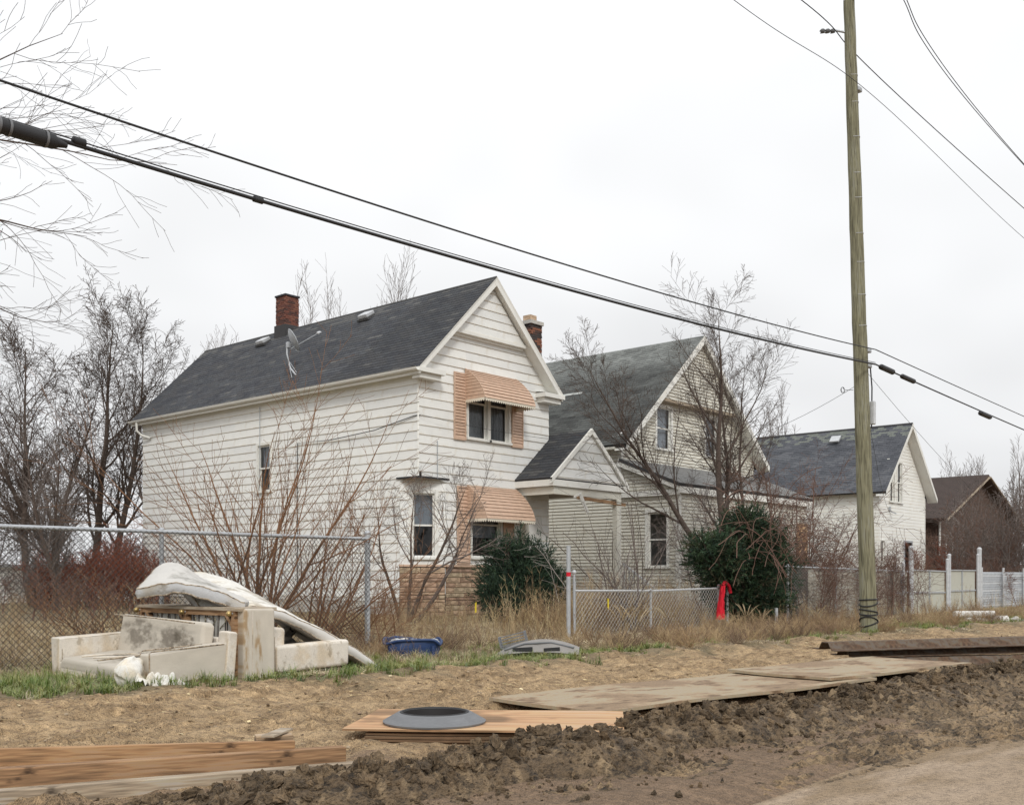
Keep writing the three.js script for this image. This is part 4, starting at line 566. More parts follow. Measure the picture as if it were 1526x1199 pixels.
{
  const yA = (X) => (X < 20 ? 4.82 + 0.00197 * (X - 1) ** 2 : 5.53 - 0.026 * (X - 20) + 0.0003 * (X - 20) ** 2), yB = (X) => (X < 20 ? 5.13 + 0.0019 * (X - 1) ** 2 : 5.82 - 0.018 * (X - 20) + 0.0002 * (X - 20) ** 2);
  const sleeve = (m, a, b, r, n) => { const d = b.clone().sub(a), p = [0, 0.06, 0.1, 0.9, 0.94, 1].map((k) => a.clone().addScaledVector(d, k)); mesh(n, new G().tube(p, [r * 0.35, r * 0.6, r, r, r * 0.6, r * 0.35], 12, true), M.black, m); };
  cable('thick black lower cable with a splice case, strung below the others', span(8.1, yA, -30, 20, 30), 0.017, (m) => {
    const a = (X) => P(X, yA(X) - 0.03, 8.1); sleeve(m, a(2.75), a(3.86), 0.06, 'splice_case'); for (const X of [3.32, 3.40, 3.68]) mesh('strap', new G().tube([P(X, yA(X) - 0.03, 8.1), P(X + 0.02, yA(X) - 0.03, 8.1)], 0.065, 12), M.rubber, m);
    sleeve(m, P(3.9, yA(3.9) + 0.03, 8.1), P(4.02, yA(4.02) + 0.03, 8.1), 0.035, 'clamp'); mesh('messenger_wire', new G().tube(span(8.1, (X) => yA(X) + 0.035, 3.2, 20, 12).map((q) => P(...q)), 0.006, 4), M.black, m); sleeve(m, P(5.6, yA(5.6), 8.1), P(5.72, yA(5.72), 8.1), 0.028, 'clamp');
  });
  cable('black upper cable strung just above the thick one', span(8.1, yB, -30, 20, 30), 0.010);
  cable('thick lower cable running on past the pole with splices', span(8.1, yA, 20, 58, 24), 0.015, (m) => { const a = (X) => P(X, yA(X), 8.1); sleeve(m, a(20.2), a(20.95), 0.055, 'splice_case'); sleeve(m, a(21.3), a(22.1), 0.05, 'splice_case'); sleeve(m, P(26.3, yA(26.3) - 0.05, 8.1), P(27.2, yA(27.2) - 0.05, 8.1), 0.06, 'splice_case'); });
  cable('black upper cable running on past the pole', span(8.1, yB, 20, 58, 24), 0.010);
  cable('thin grey neutral wire crossing high on the pole', [[-20, 10.6, 8.05], [14.2, 10.35, 8.1], [19.8, 10.97, 8.3], [30.4, 10.55, 8.2], [58, 10.9, 8.2]], 0.006);
  cable('dark power wire from the insulators near the pole top', [[-20, 12.3, 8.7], [14, 11.9, 8.75], [19.35, 12.12, 8.72], [19.9, 11.9, 8.62], [30.6, 11.42, 8.25], [58, 12, 8.2]], 0.010);
  cable('first of the twin power wires running off beyond the pole top', [[-20, 12.4, 7.6], [19.8, 12.75, 7.6], [21, 12.3, 7.6], [28.0, 11.75, 7.6], [58, 12.4, 7.6]], 0.009, null, 'twin power wires'); cable('second of the twin power wires running off beyond the pole top', [[-20, 12.3, 7.6], [19.8, 12.62, 7.6], [21, 12.17, 7.6], [28.0, 11.72, 7.6], [58, 12.4, 7.6]], 0.009, null, 'twin power wires');
  const drop = (label, a, b, sag, r = 0.005) => { const q = []; for (let k = 0; k <= 20; k++) { const t = k / 20; q.push(a.clone().lerp(b, t).add(V(0, -sag * 4 * t * (1 - t), 0))); } tag(mesh('service_wire', new G().tube(q, r, 4), M.black), label, 'wire'); };
  drop('thin service wire from the pole to the cream house', lean(5.2), P(31, 6.0, 19.7), 0.5); drop('thin service wire strung along the front of the awning house', P(18.66, 5.56, 19.55), P(24.4, 5.4, 19.2), 0.08);
  drop('thin wire sloping from the pole towards the far houses', lean(5.5), P(50.5, 4.4, 19.6), 0.8); drop('second thin wire sloping past the pole to the brush', lean(5.55), P(49, 2.3, 12), 0.5);
}
// ---------------------------------------------------------------- chain-link fences
function chainLink(name, label, D, x0, x1, y0, y1, posts, o = {}) {
  const t = thing(name, label, 'fence', P(x0, 0, D)), L = x1 - x0, top = (x) => y1 + (o.slope || 0) * x, w = new G(), p = o.pitch || 0.075, r = o.r || 0.0024, hh = y1 - y0, R = rng(71), bend = (x, y) => 0.012 * Math.sin(x * 1.7) * Math.sin((y - y0) * 2.2) + (o.sag ? o.sag * Math.sin((x / L) * 3.14) * Math.sin(((y - y0) / hh) * 3.14) : 0);
  for (let x = -hh; x < L; x += p) for (const s of [-1, 1]) {
    let a = x, ya = y0, b = x + hh, yb = y1; if (s < 0) { ya = y1; yb = y0; }
    const cl = (X) => ya + ((X - x) / hh) * (yb - ya), A = Math.max(0, a), B = Math.min(L, b); if (B - A < 0.04) continue;
    const n = 3, q = []; for (let k = 0; k <= n; k++) { const X = lerp(A, B, k / n), Y = cl(X); q.push(V(X, Y + (o.slope || 0) * X * ((Y - y0) / hh), s * 0.003 + bend(X, Y) + (R() - 0.5) * 0.002)); } w.tube(q, r, 3);
  }
  const m = mesh('wire_mesh', w, o.wire || M.wire, t); m.userData.kind = 'stuff';
  if (o.rail !== false) mesh('top_rail', new G().tube([V(0, top(0), -0.03), V(L / 2, top(L / 2) + (o.railSag || 0), -0.03), V(L, top(L), -0.03)], o.railR || 0.024, 8, true), o.railMat || M.galv, t);
  for (const [x, h, r2, m2] of posts) { const g = new G().tube([V(x, -0.1, -0.05), V(x, h, -0.05)], r2 || 0.03, 10, true); mesh('post', g, m2 || M.galv, t); const c = mesh('post_cap', new THREE.SphereGeometry((r2 || 0.03) * 1.2, 10, 7), m2 || M.galv, t, [x, h, -0.05]); c.scale.y = 0.75; }
  return t;
}
chainLink('chain_link_fence', 'tall chain-link fence with grey top rail behind the dumped sofas', 12.4, 0.2, 10.75, 0.1, 1.97, [[0.02, 2.0], [3.5, 2.0], [7.0, 2.0], [10.53, 2.06, 0.045]], { railR: 0.026, r: 0.0036 });
{
  const f = chainLink('chain_link_fence', 'low rusty chain-link fence with a sagging rail, red cloth at its end', 12.4, 15.95, 21.6, 0.15, 1.1, [[2.7, 1.1, 0.025, M.galvPale], [5.55, 1.16, 0.035, M.galvPale], [5.95, 1.14, 0.03, M.galvPale], [0.05, 1.25, 0.03, M.galv]], { wire: mat({ color: rgb(0.50, 0.48, 0.45), roughness: 0.8 }), railR: 0.022, railMat: M.galvPale, railSag: -0.03, pitch: 0.115, r: 0.0042 });
  const gate = new G(); for (let k = 0; k < 9; k++) { gate.tube([V(5.6, 0.2 + k * 0.1, -0.03), V(5.9, 0.3 + k * 0.1, -0.03)], 0.003, 3).tube([V(5.6, 0.3 + k * 0.1, -0.035), V(5.9, 0.2 + k * 0.1, -0.035)], 0.003, 3); } mesh('end_mesh', gate, M.wirePale, f).userData.kind = 'stuff'; mesh('end_rail', new G().tube([V(5.55, 1.12, -0.05), V(5.95, 1.1, -0.05)], 0.02, 7), M.galvPale, f);
}
{ const p = thing('fence_post', 'lone galvanised fence post with a red paint mark', 'post', P(15.75, 0.1, 12.4)); mesh('shaft', new G().tube([V(0, 0, 0), V(0, 1.87, 0)], 0.042, 12, true), M.galv, p); mesh('paint_mark', new G().tube([V(0, 1.28, 0), V(0, 1.36, 0)], 0.0435, 12), M.red, p); const q = mesh('side_pipe', new G().tube([V(0.15, 0.1, 0.02), V(0.15, 1.35, 0.02)], 0.024, 8, true), M.galv, p); mesh('knob', new THREE.SphereGeometry(0.045, 10, 8), M.galvPale, q, [0.15, 1.36, 0.02]); }
tag(mesh('pipe_stub', new G().tube([P(22.9, 0.1, 11.7), P(22.9, 0.62, 11.7)], 0.04, 9, true), M.galvPale), 'short pale pipe stub in the weeds by the second evergreen', 'pipe');
const vf = chainLink('chain_link_fence', 'vine-covered chain-link fence with weathered pale backing boards, beside the utility pole', 11.8, 23.6, 31.4, 0.15, 1.62, [[0.2, 1.65], [3.0, 1.68], [5.4, 1.66], [7.2, 1.7, 0.03, M.galvPale]], { wire: M.wirePale, slope: -0.012, railR: 0.018, pitch: 0.085, r: 0.0028 });
{ const R = rng(55), bm = [[0.44, 0.43, 0.40], [0.38, 0.37, 0.345], [0.49, 0.48, 0.45]].map((c) => mat({ color: rgb(...c), map: T.wood })); for (let x = 1.5; x < 7.1; x += 0.3) mesh('backing_board', new G().box(x, x + 0.285, 0.22 + 0.06 * R(), 1.52 + 0.05 * R() - 0.012 * x, -0.14, -0.12), bm[Math.floor(R() * 3)], vf); }
{
  const g = thing('panel_gate', 'pale sheet-metal gate panels hung between tall white posts', 'gate', P(31.4, 0, 11.8)), pale = mat({ color: rgb(0.47, 0.47, 0.42), map: T.siding, roughness: 0.7 });
  const panel = (x0, x1, y1, tilt) => { const p = mesh('panel', new G().box(x0, x1, 0.22, y1, -0.02, 0.01), pale, g); p.rotation.z = tilt; mesh('frame_bar', new G().box((x0 + x1) / 2 - 0.03, (x0 + x1) / 2 + 0.03, 0.2, y1 + 0.03, 0.01, 0.05).box(x0, x1, 0.86, 0.91, 0.01, 0.045).box(x0, x1, y1, y1 + 0.04, -0.02, 0.05), M.galv, p); };
  panel(0.55, 3.35, 1.55, -0.012); panel(3.65, 6.4, 1.55, 0.0); panel(-0.9, 0.1, 1.5, 0);
  for (const [x, h, r] of [[-0.35, 1.75, 0.04], [0.25, 2.22, 0.075], [3.42, 1.9, 0.05], [3.6, 2.05, 0.06], [6.5, 2.1, 0.05], [6.66, 2.3, 0.08]]) { const p = mesh('post', new G().tube([V(x, 0, 0.08), V(x, h, 0.08)], r, 10, true), M.galvPale, g); mesh('cap', new THREE.SphereGeometry(r * 1.05, 10, 6), M.galvPale, p, [x, h, 0.08]); }
  const c = thing('corrugated_fence', 'grey corrugated metal fence with creeper, past the gate panels', 'fence', P(38.2, 0, 11.8)), mt = [M.galv, M.galvPale, M.galv]; for (let j = 0; j < 15; j++) mesh('slat', new G().quad([0, 0.2 + j * 0.088, 0.03], [12, 0.2 + j * 0.088, 0.03], [12, 0.2 + (j + 1) * 0.088, 0], [0, 0.2 + (j + 1) * 0.088, 0]).quad([0, 0.2 + j * 0.088, 0], [12, 0.2 + j * 0.088, 0], [12, 0.2 + j * 0.088, 0.03], [0, 0.2 + j * 0.088, 0.03]), mt[j % 3], c); for (const x of [0.1, 2.6, 5.2, 7.8, 10.4]) mesh('post', new G().tube([V(x, 0, 0.08), V(x, 1.68, 0.08)], 0.045, 8, true), M.galvPale, c);
}
// ---------------------------------------------------------------- dumped furniture (the sofas lie square to the street)
const lumpy = (g, s, a, f) => warp(g, (x, y, z) => { const k = a * (n3(x * f + s, y * f, z * f) + 0.5 * n3(x * f * 2.3, y * f * 2.3 + s, z * f * 2.3)); return [x + k, y + k * 0.7, z + k]; });
const stained = (spots, base = [0.64, 0.585, 0.50]) => { const W = 512, a = new Uint8Array(W * W * 4); for (let j = 0; j < W; j++) for (let i = 0; i < W; i++) { const u = i / W, v = j / W; let k = 0.93 + 0.08 * (pf(u, v, 5, 5, 91) - 0.5) + 0.03 * (pn(u, v, 200, 200, 4) - 0.5), c = base.map((q) => toS(q) * k); for (const [x, y, rx, ry, col, s] of spots) { const d = Math.hypot((u - x) / rx, (v - y) / ry) + 0.9 * (pf(u, v, 8, 6, s) - 0.5) + 0.6 * (pf(u, v, 30, 12, s + 3) - 0.5), w = sstep(1.05, 0.35, d) * sstep(0.25, 0.7, pf(u, v, 14, 9, s + 7)); c = mix3(c, col, w * 0.62); } const q = (j * W + i) * 4; for (let m = 0; m < 3; m++) a[q + m] = clamp(c[m]) * 255; a[q + 3] = 255; } const t = new THREE.DataTexture(a, W, W); t.colorSpace = THREE.SRGBColorSpace; t.magFilter = THREE.LinearFilter; t.needsUpdate = true; return new THREE.MeshStandardMaterial({ map: t, roughness: 1, side: THREE.DoubleSide, bumpMap: T.fabric, bumpScale: 0.002 }); };
const unitUV = (g, ax, ay) => { const p = g.attributes.position; g.computeBoundingBox(); const b = g.boundingBox, u = new Float32Array(p.count * 2), G2 = { x: 'getX', y: 'getY', z: 'getZ' }; for (let i = 0; i < p.count; i++) { u[2 * i] = (p[G2[ax]](i) - b.min[ax]) / (b.max[ax] - b.min[ax]); u[2 * i + 1] = (p[G2[ay]](i) - b.min[ay]) / (b.max[ay] - b.min[ay]); } g.setAttribute('uv', new THREE.BufferAttribute(u, 2)); return g; };
{
  const grey = [0.36, 0.33, 0.29], brown = [0.55, 0.42, 0.26], dark = [0.25, 0.22, 0.18], gy = 0.16;
  // loveseat facing along the pavement
  const s = thing('loveseat', 'stained cream loveseat with grimy back, standing in the grass', 'sofa', P(5.68, gy, 10.05));
  const add = (n, w, h, d, x, y, z, m, r = 0.022, a = 0.005) => { const g = lumpy(rbox(w, h, d, r, 5), x * 3 + z, a, 3.5); boxUV(g); return mesh(n, g, m, s, [x, y, z]); };
  unitUV(add('arm', 0.98, 0.44, 0.17, 0.49, 0.21, -0.09, stained([[0.05, 0.2, 0.12, 0.5, brown, 3], [0.5, 0.05, 0.5, 0.15, brown, 5]])).geometry, 'x', 'y'); add('arm', 0.98, 0.46, 0.19, 0.45, 0.22, -1.95, M.sofa);
  s.rotation.set(0.035, 0.03, 0.035); s.children[0].rotation.z = 0.05;
  const b = lumpy(rbox(0.16, 0.62, 1.72, 0.05, 6), 5, 0.012, 3); unitUV(b, 'z', 'y'); const bk = mesh('backrest', b, stained([[0.25, 0.62, 0.24, 0.42, grey, 13], [0.6, 0.55, 0.2, 0.4, grey, 17], [0.78, 0.55, 0.16, 0.42, dark, 23]]), s, [0.80, 0.37, -1.02]); bk.rotation.z = -0.16;
  add('back_frame', 0.13, 0.60, 0.2, 1.0, 0.27, -0.08, M.sofa).rotation.z = -0.1; add('back_frame', 0.08, 0.5, 1.7, 0.98, 0.25, -1.02, M.sofa);
  const st = mesh('seat', unitUV(lumpy(rbox(0.82, 0.15, 1.68, 0.05, 5), 9, 0.012, 3), 'x', 'z'), stained([[0.5, 0.55, 0.3, 0.4, dark, 31]], [0.60, 0.55, 0.47]), s, [0.38, 0.17, -1.02]); st.rotation.z = 0.05; add('seat_rail', 0.06, 0.2, 1.7, -0.0, 0.08, -1.02, M.sofa);
  const dr = new G(); const R = rng(6); for (let k = 0; k < 50; k++) { const x = 0.25 + 0.45 * R(), z = -1.4 + 0.8 * R(); dr.quad([x, 0.26, z], [x + 0.04, 0.262, z + 0.02], [x + 0.05, 0.27, z + 0.05], [x, 0.265, z + 0.03]); } mesh('dead_leaves', dr, M.bark, s).userData.kind = 'stuff'; mesh('seat_piping', new G().tube([V(0.05, 0.26, -1.5), V(0.25, 0.275, -1.35), V(0.5, 0.27, -1.2), V(0.6, 0.27, -1.0), V(0.3, 0.265, -1.1), V(0.08, 0.26, -1.3)], 0.012, 6), M.sofa, s);
  for (const z of [-0.005, -0.175, -1.86, -2.04]) mesh('piping', new G().tube([V(0.0, 0.05, z), V(0.0, 0.42, z), V(0.03, 0.435, z), V(0.92, 0.44, z)], 0.008, 5), M.lumberGrey, s);
  mesh('seat_seam', new G().tube([V(-0.02, 0.262, -1.02), V(0.4, 0.268, -1.02), V(0.74, 0.285, -1.02)], 0.009, 5), M.lumberGrey, s); mesh('piping', new G().tube([V(0.66, 0.68, -0.18), V(0.655, 0.69, -1.0), V(0.66, 0.68, -1.86)], 0.009, 5), M.lumberGrey, s);
  // sofa tipped on its back: underside with wooden frame, ticking and casters towards the loveseat
  const q = thing('tipped_sofa', 'cream sofa tipped on its back, wooden underside with striped ticking showing', 'sofa', P(6.86, gy, 10.22)), L = 2.25, H = 0.86;
  const arm = mesh('arm_panel', unitUV(lumpy(rbox(0.44, H, 0.2, 0.04, 5), 4, 0.006, 3), 'x', 'y'), stained([[0.06, 0.6, 0.12, 0.7, brown, 43], [0.45, 0.45, 0.14, 0.4, brown, 47]]), q, [0.25, H / 2, -0.02]); mesh('seam', new G().tube([V(-0.1, -H / 2 + 0.03, 0.104), V(-0.1, H / 2 - 0.02, 0.104)], 0.006, 5), M.sofa, arm);
  mesh('arm_panel', rbox(0.44, H, 0.16, 0.04), M.sofa, q, [0.25, H / 2, -L + 0.08]); mesh('top_lining', new G().box(-0.02, 0.5, H - 0.03, H + 0.005, -L - 0.02, 0.06), M.lumberGrey, q);
  const tick = new THREE.MeshStandardMaterial({ roughness: 1, side: THREE.DoubleSide, map: (() => { const W = 256, a = new Uint8Array(W * W * 4); for (let j = 0; j < W; j++) for (let i = 0; i < W; i++) { const u = (i / W) % 1, f = 0.9 + 0.15 * (pf(i / W, j / W, 6, 6, 5) - 0.5); let c = [0.80, 0.79, 0.76]; if ((u > 0.30 && u < 0.42) || (u > 0.52 && u < 0.64)) c = [0.13, 0.10, 0.10]; if (u > 0.45 && u < 0.49) c = [0.45, 0.30, 0.2]; const k = (j * W + i) * 4; for (let m = 0; m < 3; m++) a[k + m] = c[m] * f * 255; a[k + 3] = 255; } const t = new THREE.DataTexture(a, W, W); t.wrapS = t.wrapT = THREE.RepeatWrapping; t.colorSpace = THREE.SRGBColorSpace; t.magFilter = THREE.LinearFilter; t.repeat.set(1 / 0.14, 1); t.needsUpdate = true; return t; })() });
  mesh('ticking', grid(40, 6, (a, b2) => [0.055 + 0.03 * Math.sin(a * 30) * Math.sin(b2 * 3), 0.05 + b2 * (H - 0.1), -0.1 - a * (L - 0.2)], (a, b2) => [a * (L - 0.2), b2]), tick, q);
  const fr = M.lumber[1]; for (const z of [-0.06, -1.08, -L + 0.12]) mesh('frame_rail', new G().box(-0.01, 0.06, 0.03, H - 0.03, z - 0.05, z + 0.02), fr, q); mesh('frame_rail', new G().box(0.002, 0.07, H - 0.09, H - 0.03, -L + 0.14, -0.13), fr, q);
  for (const z of [-0.13, -1.13, -L + 0.34]) mesh('corner_brace', new G().bar([0.02, H - 0.2, z + 0.02], [0.02, H - 0.06, z - 0.12], 0.045, 0.045), fr, q);
  for (const z of [-0.08, -1.08, -L + 0.1]) { const c = mesh('caster', new THREE.SphereGeometry(0.034, 12, 9), mat({ color: rgb(0.45, 0.33, 0.14), metalness: 0.7, roughness: 0.35 }), q, [-0.06, H - 0.06, z]); mesh('stem', new G().tube([V(0, 0, 0), V(0.07, 0.0, 0)], 0.012, 6), M.galv, c); }
  for (let k = 0; k < 9; k++) { const z = -0.3 - k * 0.21, c = []; for (let m = 0; m < 14; m++) c.push(V(0.03 + 0.0 * m, H - 0.12 - m * 0.02, z + 0.035 * Math.sin(m * 0.75) - 0.01 * m)); mesh('spring', new G().tube(c, 0.006, 4), mat({ color: rgb(0.3, 0.26, 0.16), metalness: 0.6, roughness: 0.5 }), q); }
  mesh('back_panel', new G().box(0.4, 0.5, 0.02, H - 0.04, -L + 0.1, -0.1), M.sofa, q);
  // low armchair on its side
  const c = thing('toppled_armchair', 'low cream armchair toppled beside the tipped sofa', 'armchair', P(7.42, gy, 10.35)), ad = (n, w, h, d, x, y, z, m = M.sofa) => mesh(n, boxUV(lumpy(rbox(w, h, d, 0.045, 4), x * 5, 0.006, 3)), m, c, [x, y, z]);
  ad('arm', 1.12, 0.33, 0.2, 0.66, 0.24, -0.12).rotation.z = 0.03; ad('backrest', 0.22, 0.56, 0.7, 0.2, 0.33, -0.5).rotation.z = -0.08; ad('seat', 0.9, 0.2, 0.62, 0.66, 0.16, -0.52); ad('arm', 1.1, 0.3, 0.18, 0.66, 0.2, -0.95); mesh('base_board', new G().box(0.02, 0.08, 0.02, 0.5, -0.6, -0.04), M.lumberGrey, c);
  // mattress slung over the sofa, its end curled up
  const slab = (name, path, w, th, tilt, label, cat, m, rim) => {
    const cv = new THREE.CatmullRomCurve3(path.map((k) => P(...k))), org = P(path[0][0], gy, path[0][2]), t = thing(name, label, cat, org), nu = 40, nv = 16;
    const f = (side) => (a, b2) => { const p = cv.getPointAt(clamp(a)), d = cv.getTangentAt(clamp(a)), ac = V(0, 0, -1).addScaledVector(d, d.z).normalize(), n = new THREE.Vector3().crossVectors(ac, d).normalize(); if (n.y < 0) n.negate(); const e = Math.pow(clamp(1 - Math.pow(Math.abs(2 * b2 - 1), 7)), 0.5) * Math.pow(clamp(1 - Math.pow(Math.abs(2 * a - 1), 16)), 0.5), wr = 0.012 * n3(a * 5, b2 * 3, side) + 0.006 * n3(a * 16, b2 * 8, side + 5); p.addScaledVector(ac, (b2 - 0.12) * w).addScaledVector(n, side * th * 0.5 * (0.72 + 0.28 * e) * 1 + wr).add(V(0, tilt(a, b2), 0)); return p.sub(org).toArray(); };
    const top = f(1), bot = f(-1); mesh('top_cover', grid(nu, nv, top, (a, b2) => [a, b2]), m, t); mesh('underside', grid(nu, nv, bot, (a, b2) => [a, b2]), rim, t);
    const side = (g2) => grid(nu, 4, (a, k) => { const A = g2(a), p = top(...A), q2 = bot(...A), bu = 0.03 * Math.sin(k * 3.14); return [lerp(p[0], q2[0], k) + (A[1] === 0 || A[1] === 1 ? 0 : (A[0] - 0.5) * 2 * bu), lerp(p[1], q2[1], k), lerp(p[2], q2[2], k) - (A[1] === 0 ? -bu : A[1] === 1 ? bu : 0)]; }, (a, k) => [a, k * 0.2]);
    mesh('border', mergeGeometries([side((a) => [a, 0]), side((a) => [a, 1]), side((a) => [0, a]), side((a) => [1, a])]), rim, t);
    for (const ff of [top, bot]) { const pp = []; for (let k = 0; k <= 60; k++) pp.push(V(...ff(k / 60, 0))); mesh('piping', new G().tube(pp, 0.009, 5), M.lumberGrey, t); const pe = []; for (let k = 0; k <= 20; k++) pe.push(V(...ff(0, k / 20))); mesh('piping', new G().tube(pe, 0.009, 5), M.lumberGrey, t); } return t;
  };
  const greyM = mat({ color: rgb(0.36, 0.36, 0.36), map: T.fabric, roughness: 1 }), pale = stained([[0.5, 0.5, 0.3, 0.4, [0.5, 0.49, 0.46], 53]], [0.67, 0.65, 0.615]);
  slab('mattress', [[6.42, 1.19, 11.6], [6.7, 1.21, 11.28], [6.98, 1.12, 10.96], [7.25, 0.99, 10.66]], 0.75, 0.17, (a, b2) => 0.22 * b2 + 0.03 * Math.sin(a * 3.14), 'dirty pale mattress curled on top of the tipped sofa', 'mattress', pale, greyM);  // shade on its border and underside is put into their grey colour
  const big = slab('torn_mattress', [[6.95, 1.06, 11.0], [7.4, 1.12, 10.9], [7.85, 1.05, 10.8], [8.3, 0.84, 10.72], [8.75, 0.52, 10.64], [9.2, 0.22, 10.55]], 1.25, 0.15, (a, b2) => (0.46 * b2 - 0.22) * (1 - 0.55 * a) + 0.03 * Math.sin(a * 9), 'long torn white mattress sliding off the pile onto the grass', 'mattress', M.sheet, pale);
  mesh('stuffing', lumpy(new THREE.SphereGeometry(0.42, 32, 20), 3, 0.09, 4.5).scale(1.1, 0.7, 0.6), greyM, big, [1.05, 0.32, -0.35]);
  // pillow and cloth
  const pil = lumpy(new THREE.SphereGeometry(0.2, 36, 24), 8, 0.03, 5); pil.scale(0.95, 0.85, 0.62); tag(mesh('pillow', boxUV(pil), M.sheet, null, P(5.50, gy + 0.22, 10.13), 0.5), 'crumpled white pillow against the loveseat arm', 'pillow');
  const cl = grid(26, 26, (a, b2) => [(a - 0.5) * 0.42, 0.10 * Math.abs(n2(a * 1.9, b2 * 1.9)) + 0.03 * n2(a * 4, b2 * 4) + 0.10 * (1 - b2), (b2 - 0.5) * 0.34], (a, b2) => [a * 0.5, b2 * 0.5]); tag(mesh('crumpled_cloth', cl, M.sheet, null, P(5.72, gy + 0.05, 9.88), 0.3), 'crumpled white cloth on the sand under the loveseat arm', 'cloth');
}
// ---------------------------------------------------------------- rubbish in the verge
{
  const b = thing('recycling_bin', 'crushed blue plastic bin lying in the grass', 'bin', P(10.62, ground(10.62, 11.3) - 0.1, 11.3), -0.7), R = rng(8);
  const side = grid(40, 6, (a, k) => { const t = a * 6.2832, rx = 0.40 - 0.05 * (1 - k), rz = 0.24 - 0.03 * (1 - k), sq = (v) => Math.sign(v) * Math.pow(Math.abs(v), 0.45); return [rx * sq(Math.cos(t)) + 0.03 * n2(a * 5, k * 2), 0.02 + 0.30 * k + 0.06 * n2(a * 4 + 2, 3) * k, rz * sq(Math.sin(t)) + 0.03 * n2(a * 6, 9 + k)]; }); mesh('body', side, M.blue, b); mesh('floor', new G().box(-0.33, 0.33, 0.02, 0.04, -0.19, 0.19), M.blue, b);
  const rim = []; for (let k = 0; k <= 40; k++) { const t = (k / 40) * 6.2832, sq = (v) => Math.sign(v) * Math.pow(Math.abs(v), 0.45); rim.push(V(0.415 * sq(Math.cos(t)) + 0.03 * n2((k / 40) * 5, 2), 0.32 + 0.06 * n2((k / 40) * 4 + 2, 3), 0.255 * sq(Math.sin(t)) + 0.03 * n2((k / 40) * 6, 10))); } mesh('rim', new G().tube(rim, 0.022, 6), M.blue, b);
  for (let k = 0; k < 5; k++) { const m = mesh('rubbish', lumpy(new THREE.SphereGeometry(0.09 + 0.05 * R(), 14, 10), k, 0.03, 9), k % 2 ? M.sheet : M.galvPale, b, [-0.25 + k * 0.13, 0.28 + 0.04 * R(), (R() - 0.5) * 0.2]); m.scale.y = 0.5; } for (let k = 0; k < 4; k++) mesh('rib', new G().box(-0.3 + k * 0.19, -0.27 + k * 0.19, 0.06, 0.26, 0.225, 0.25), M.blue, b);
  // car bumper and grille
  const c = thing('car_bumper', 'broken grey plastic car bumper lying in the grass', 'bumper', P(12.15, ground(12.15, 10.2), 10.15), -0.95), gm = mat({ color: rgb(0.25, 0.235, 0.22), map: T.metal, roughness: 0.6 });
  const bp = grid(30, 14, (a, k) => { const x = (a - 0.5) * 1.25, arch = 0.21 * (1 - Math.pow(Math.abs(2 * a - 1.15), 2.0) * 0.75), pr = Math.sin(k * 2.6); return [x, 0.02 + arch * (0.25 + 0.75 * pr) + 0.02 * (Math.floor(k * 5) % 2), 0.22 - k * 0.5 + 0.10 * Math.abs(2 * a - 1)]; }); mesh('shell', bp, gm, c); for (const [x, w] of [[-0.22, 0.3], [0.22, 0.24]]) mesh('vent_slot', new G().bar([x - w / 2, 0.1, 0.215], [x + w / 2, 0.12, 0.225], 0.03, 0.06), M.black, c); mesh('trim', new G().tube([V(-0.5, 0.10, 0.2), V(-0.2, 0.19, 0.11), V(0.2, 0.21, 0.1), V(0.55, 0.14, 0.2)], 0.016, 6), M.rubber, c);
  const gr = thing('plastic_grille', 'black plastic vent box tilted behind the car bumper', 'grille', P(12.35, ground(12.3, 10.9) + 0.1, 10.8), -0.9), go = new G().box(-0.22, 0.22, 0, 0.03, -0.15, 0.15).box(-0.22, -0.19, 0.03, 0.2, -0.15, 0.15).box(0.19, 0.22, 0.03, 0.2, -0.15, 0.15); mesh('shell', go, M.rubber, gr).rotation.z = 0.25; for (let k = 0; k < 4; k++) { const m = mesh('bar', new G().box(-0.19, 0.19, 0.05 + k * 0.045, 0.065 + k * 0.045, 0.12, 0.15), M.rubber, gr); m.rotation.z = 0.25; }
  // red cloth on the fence end
  const r = grid(22, 40, (a, k) => { const dn = k * 1.1; return k < 0.12 ? [(a - 0.5) * 0.2, 0.02 - 0.3 * (0.12 - k), 0.05 - k] : [(a - 0.5) * (0.2 + 0.1 * k) - 0.18 * k + 0.02 * n2(a * 6, k * 4), 0.02 - (dn - 0.12) * 0.82, -0.02 + 0.10 * Math.min(1, k * 8) + 0.05 * Math.sin(a * 11 + k * 3)]; }); const rc = mesh('red_cloth', r, M.red, null, P(21.42, 1.16, 12.36)); tag(rc, 'red cloth strip hanging from the end of the low fence', 'cloth');
  tag(mesh('red_cloth', new G().tube([P(21.38, 1.16, 12.3), P(21.55, 1.24, 12.32), P(21.75, 1.16, 12.33), P(21.78, 0.98, 12.3)], 0.045, 7), M.red), 'red cloth bunched over the fence end posts', 'cloth');
  const flag = (x, d, y, label) => tag(mesh('marker_tag', grid(6, 4, (a, k) => [(a - 0.5) * 0.24, (k - 0.5) * 0.18 + 0.03 * a, 0.02 * Math.sin(a * 5)]), M.yellow, null, P(x, y, d), 0.6), label, 'tag'); flag(14.0, 13.2, 0.80, 'yellow tag hanging in the dead weeds before the evergreen'); const fl = flag(16.9, 12.3, 0.82, 'small yellow tag on the low chain-link fence'); fl.scale.set(0.45, 1.1, 1);
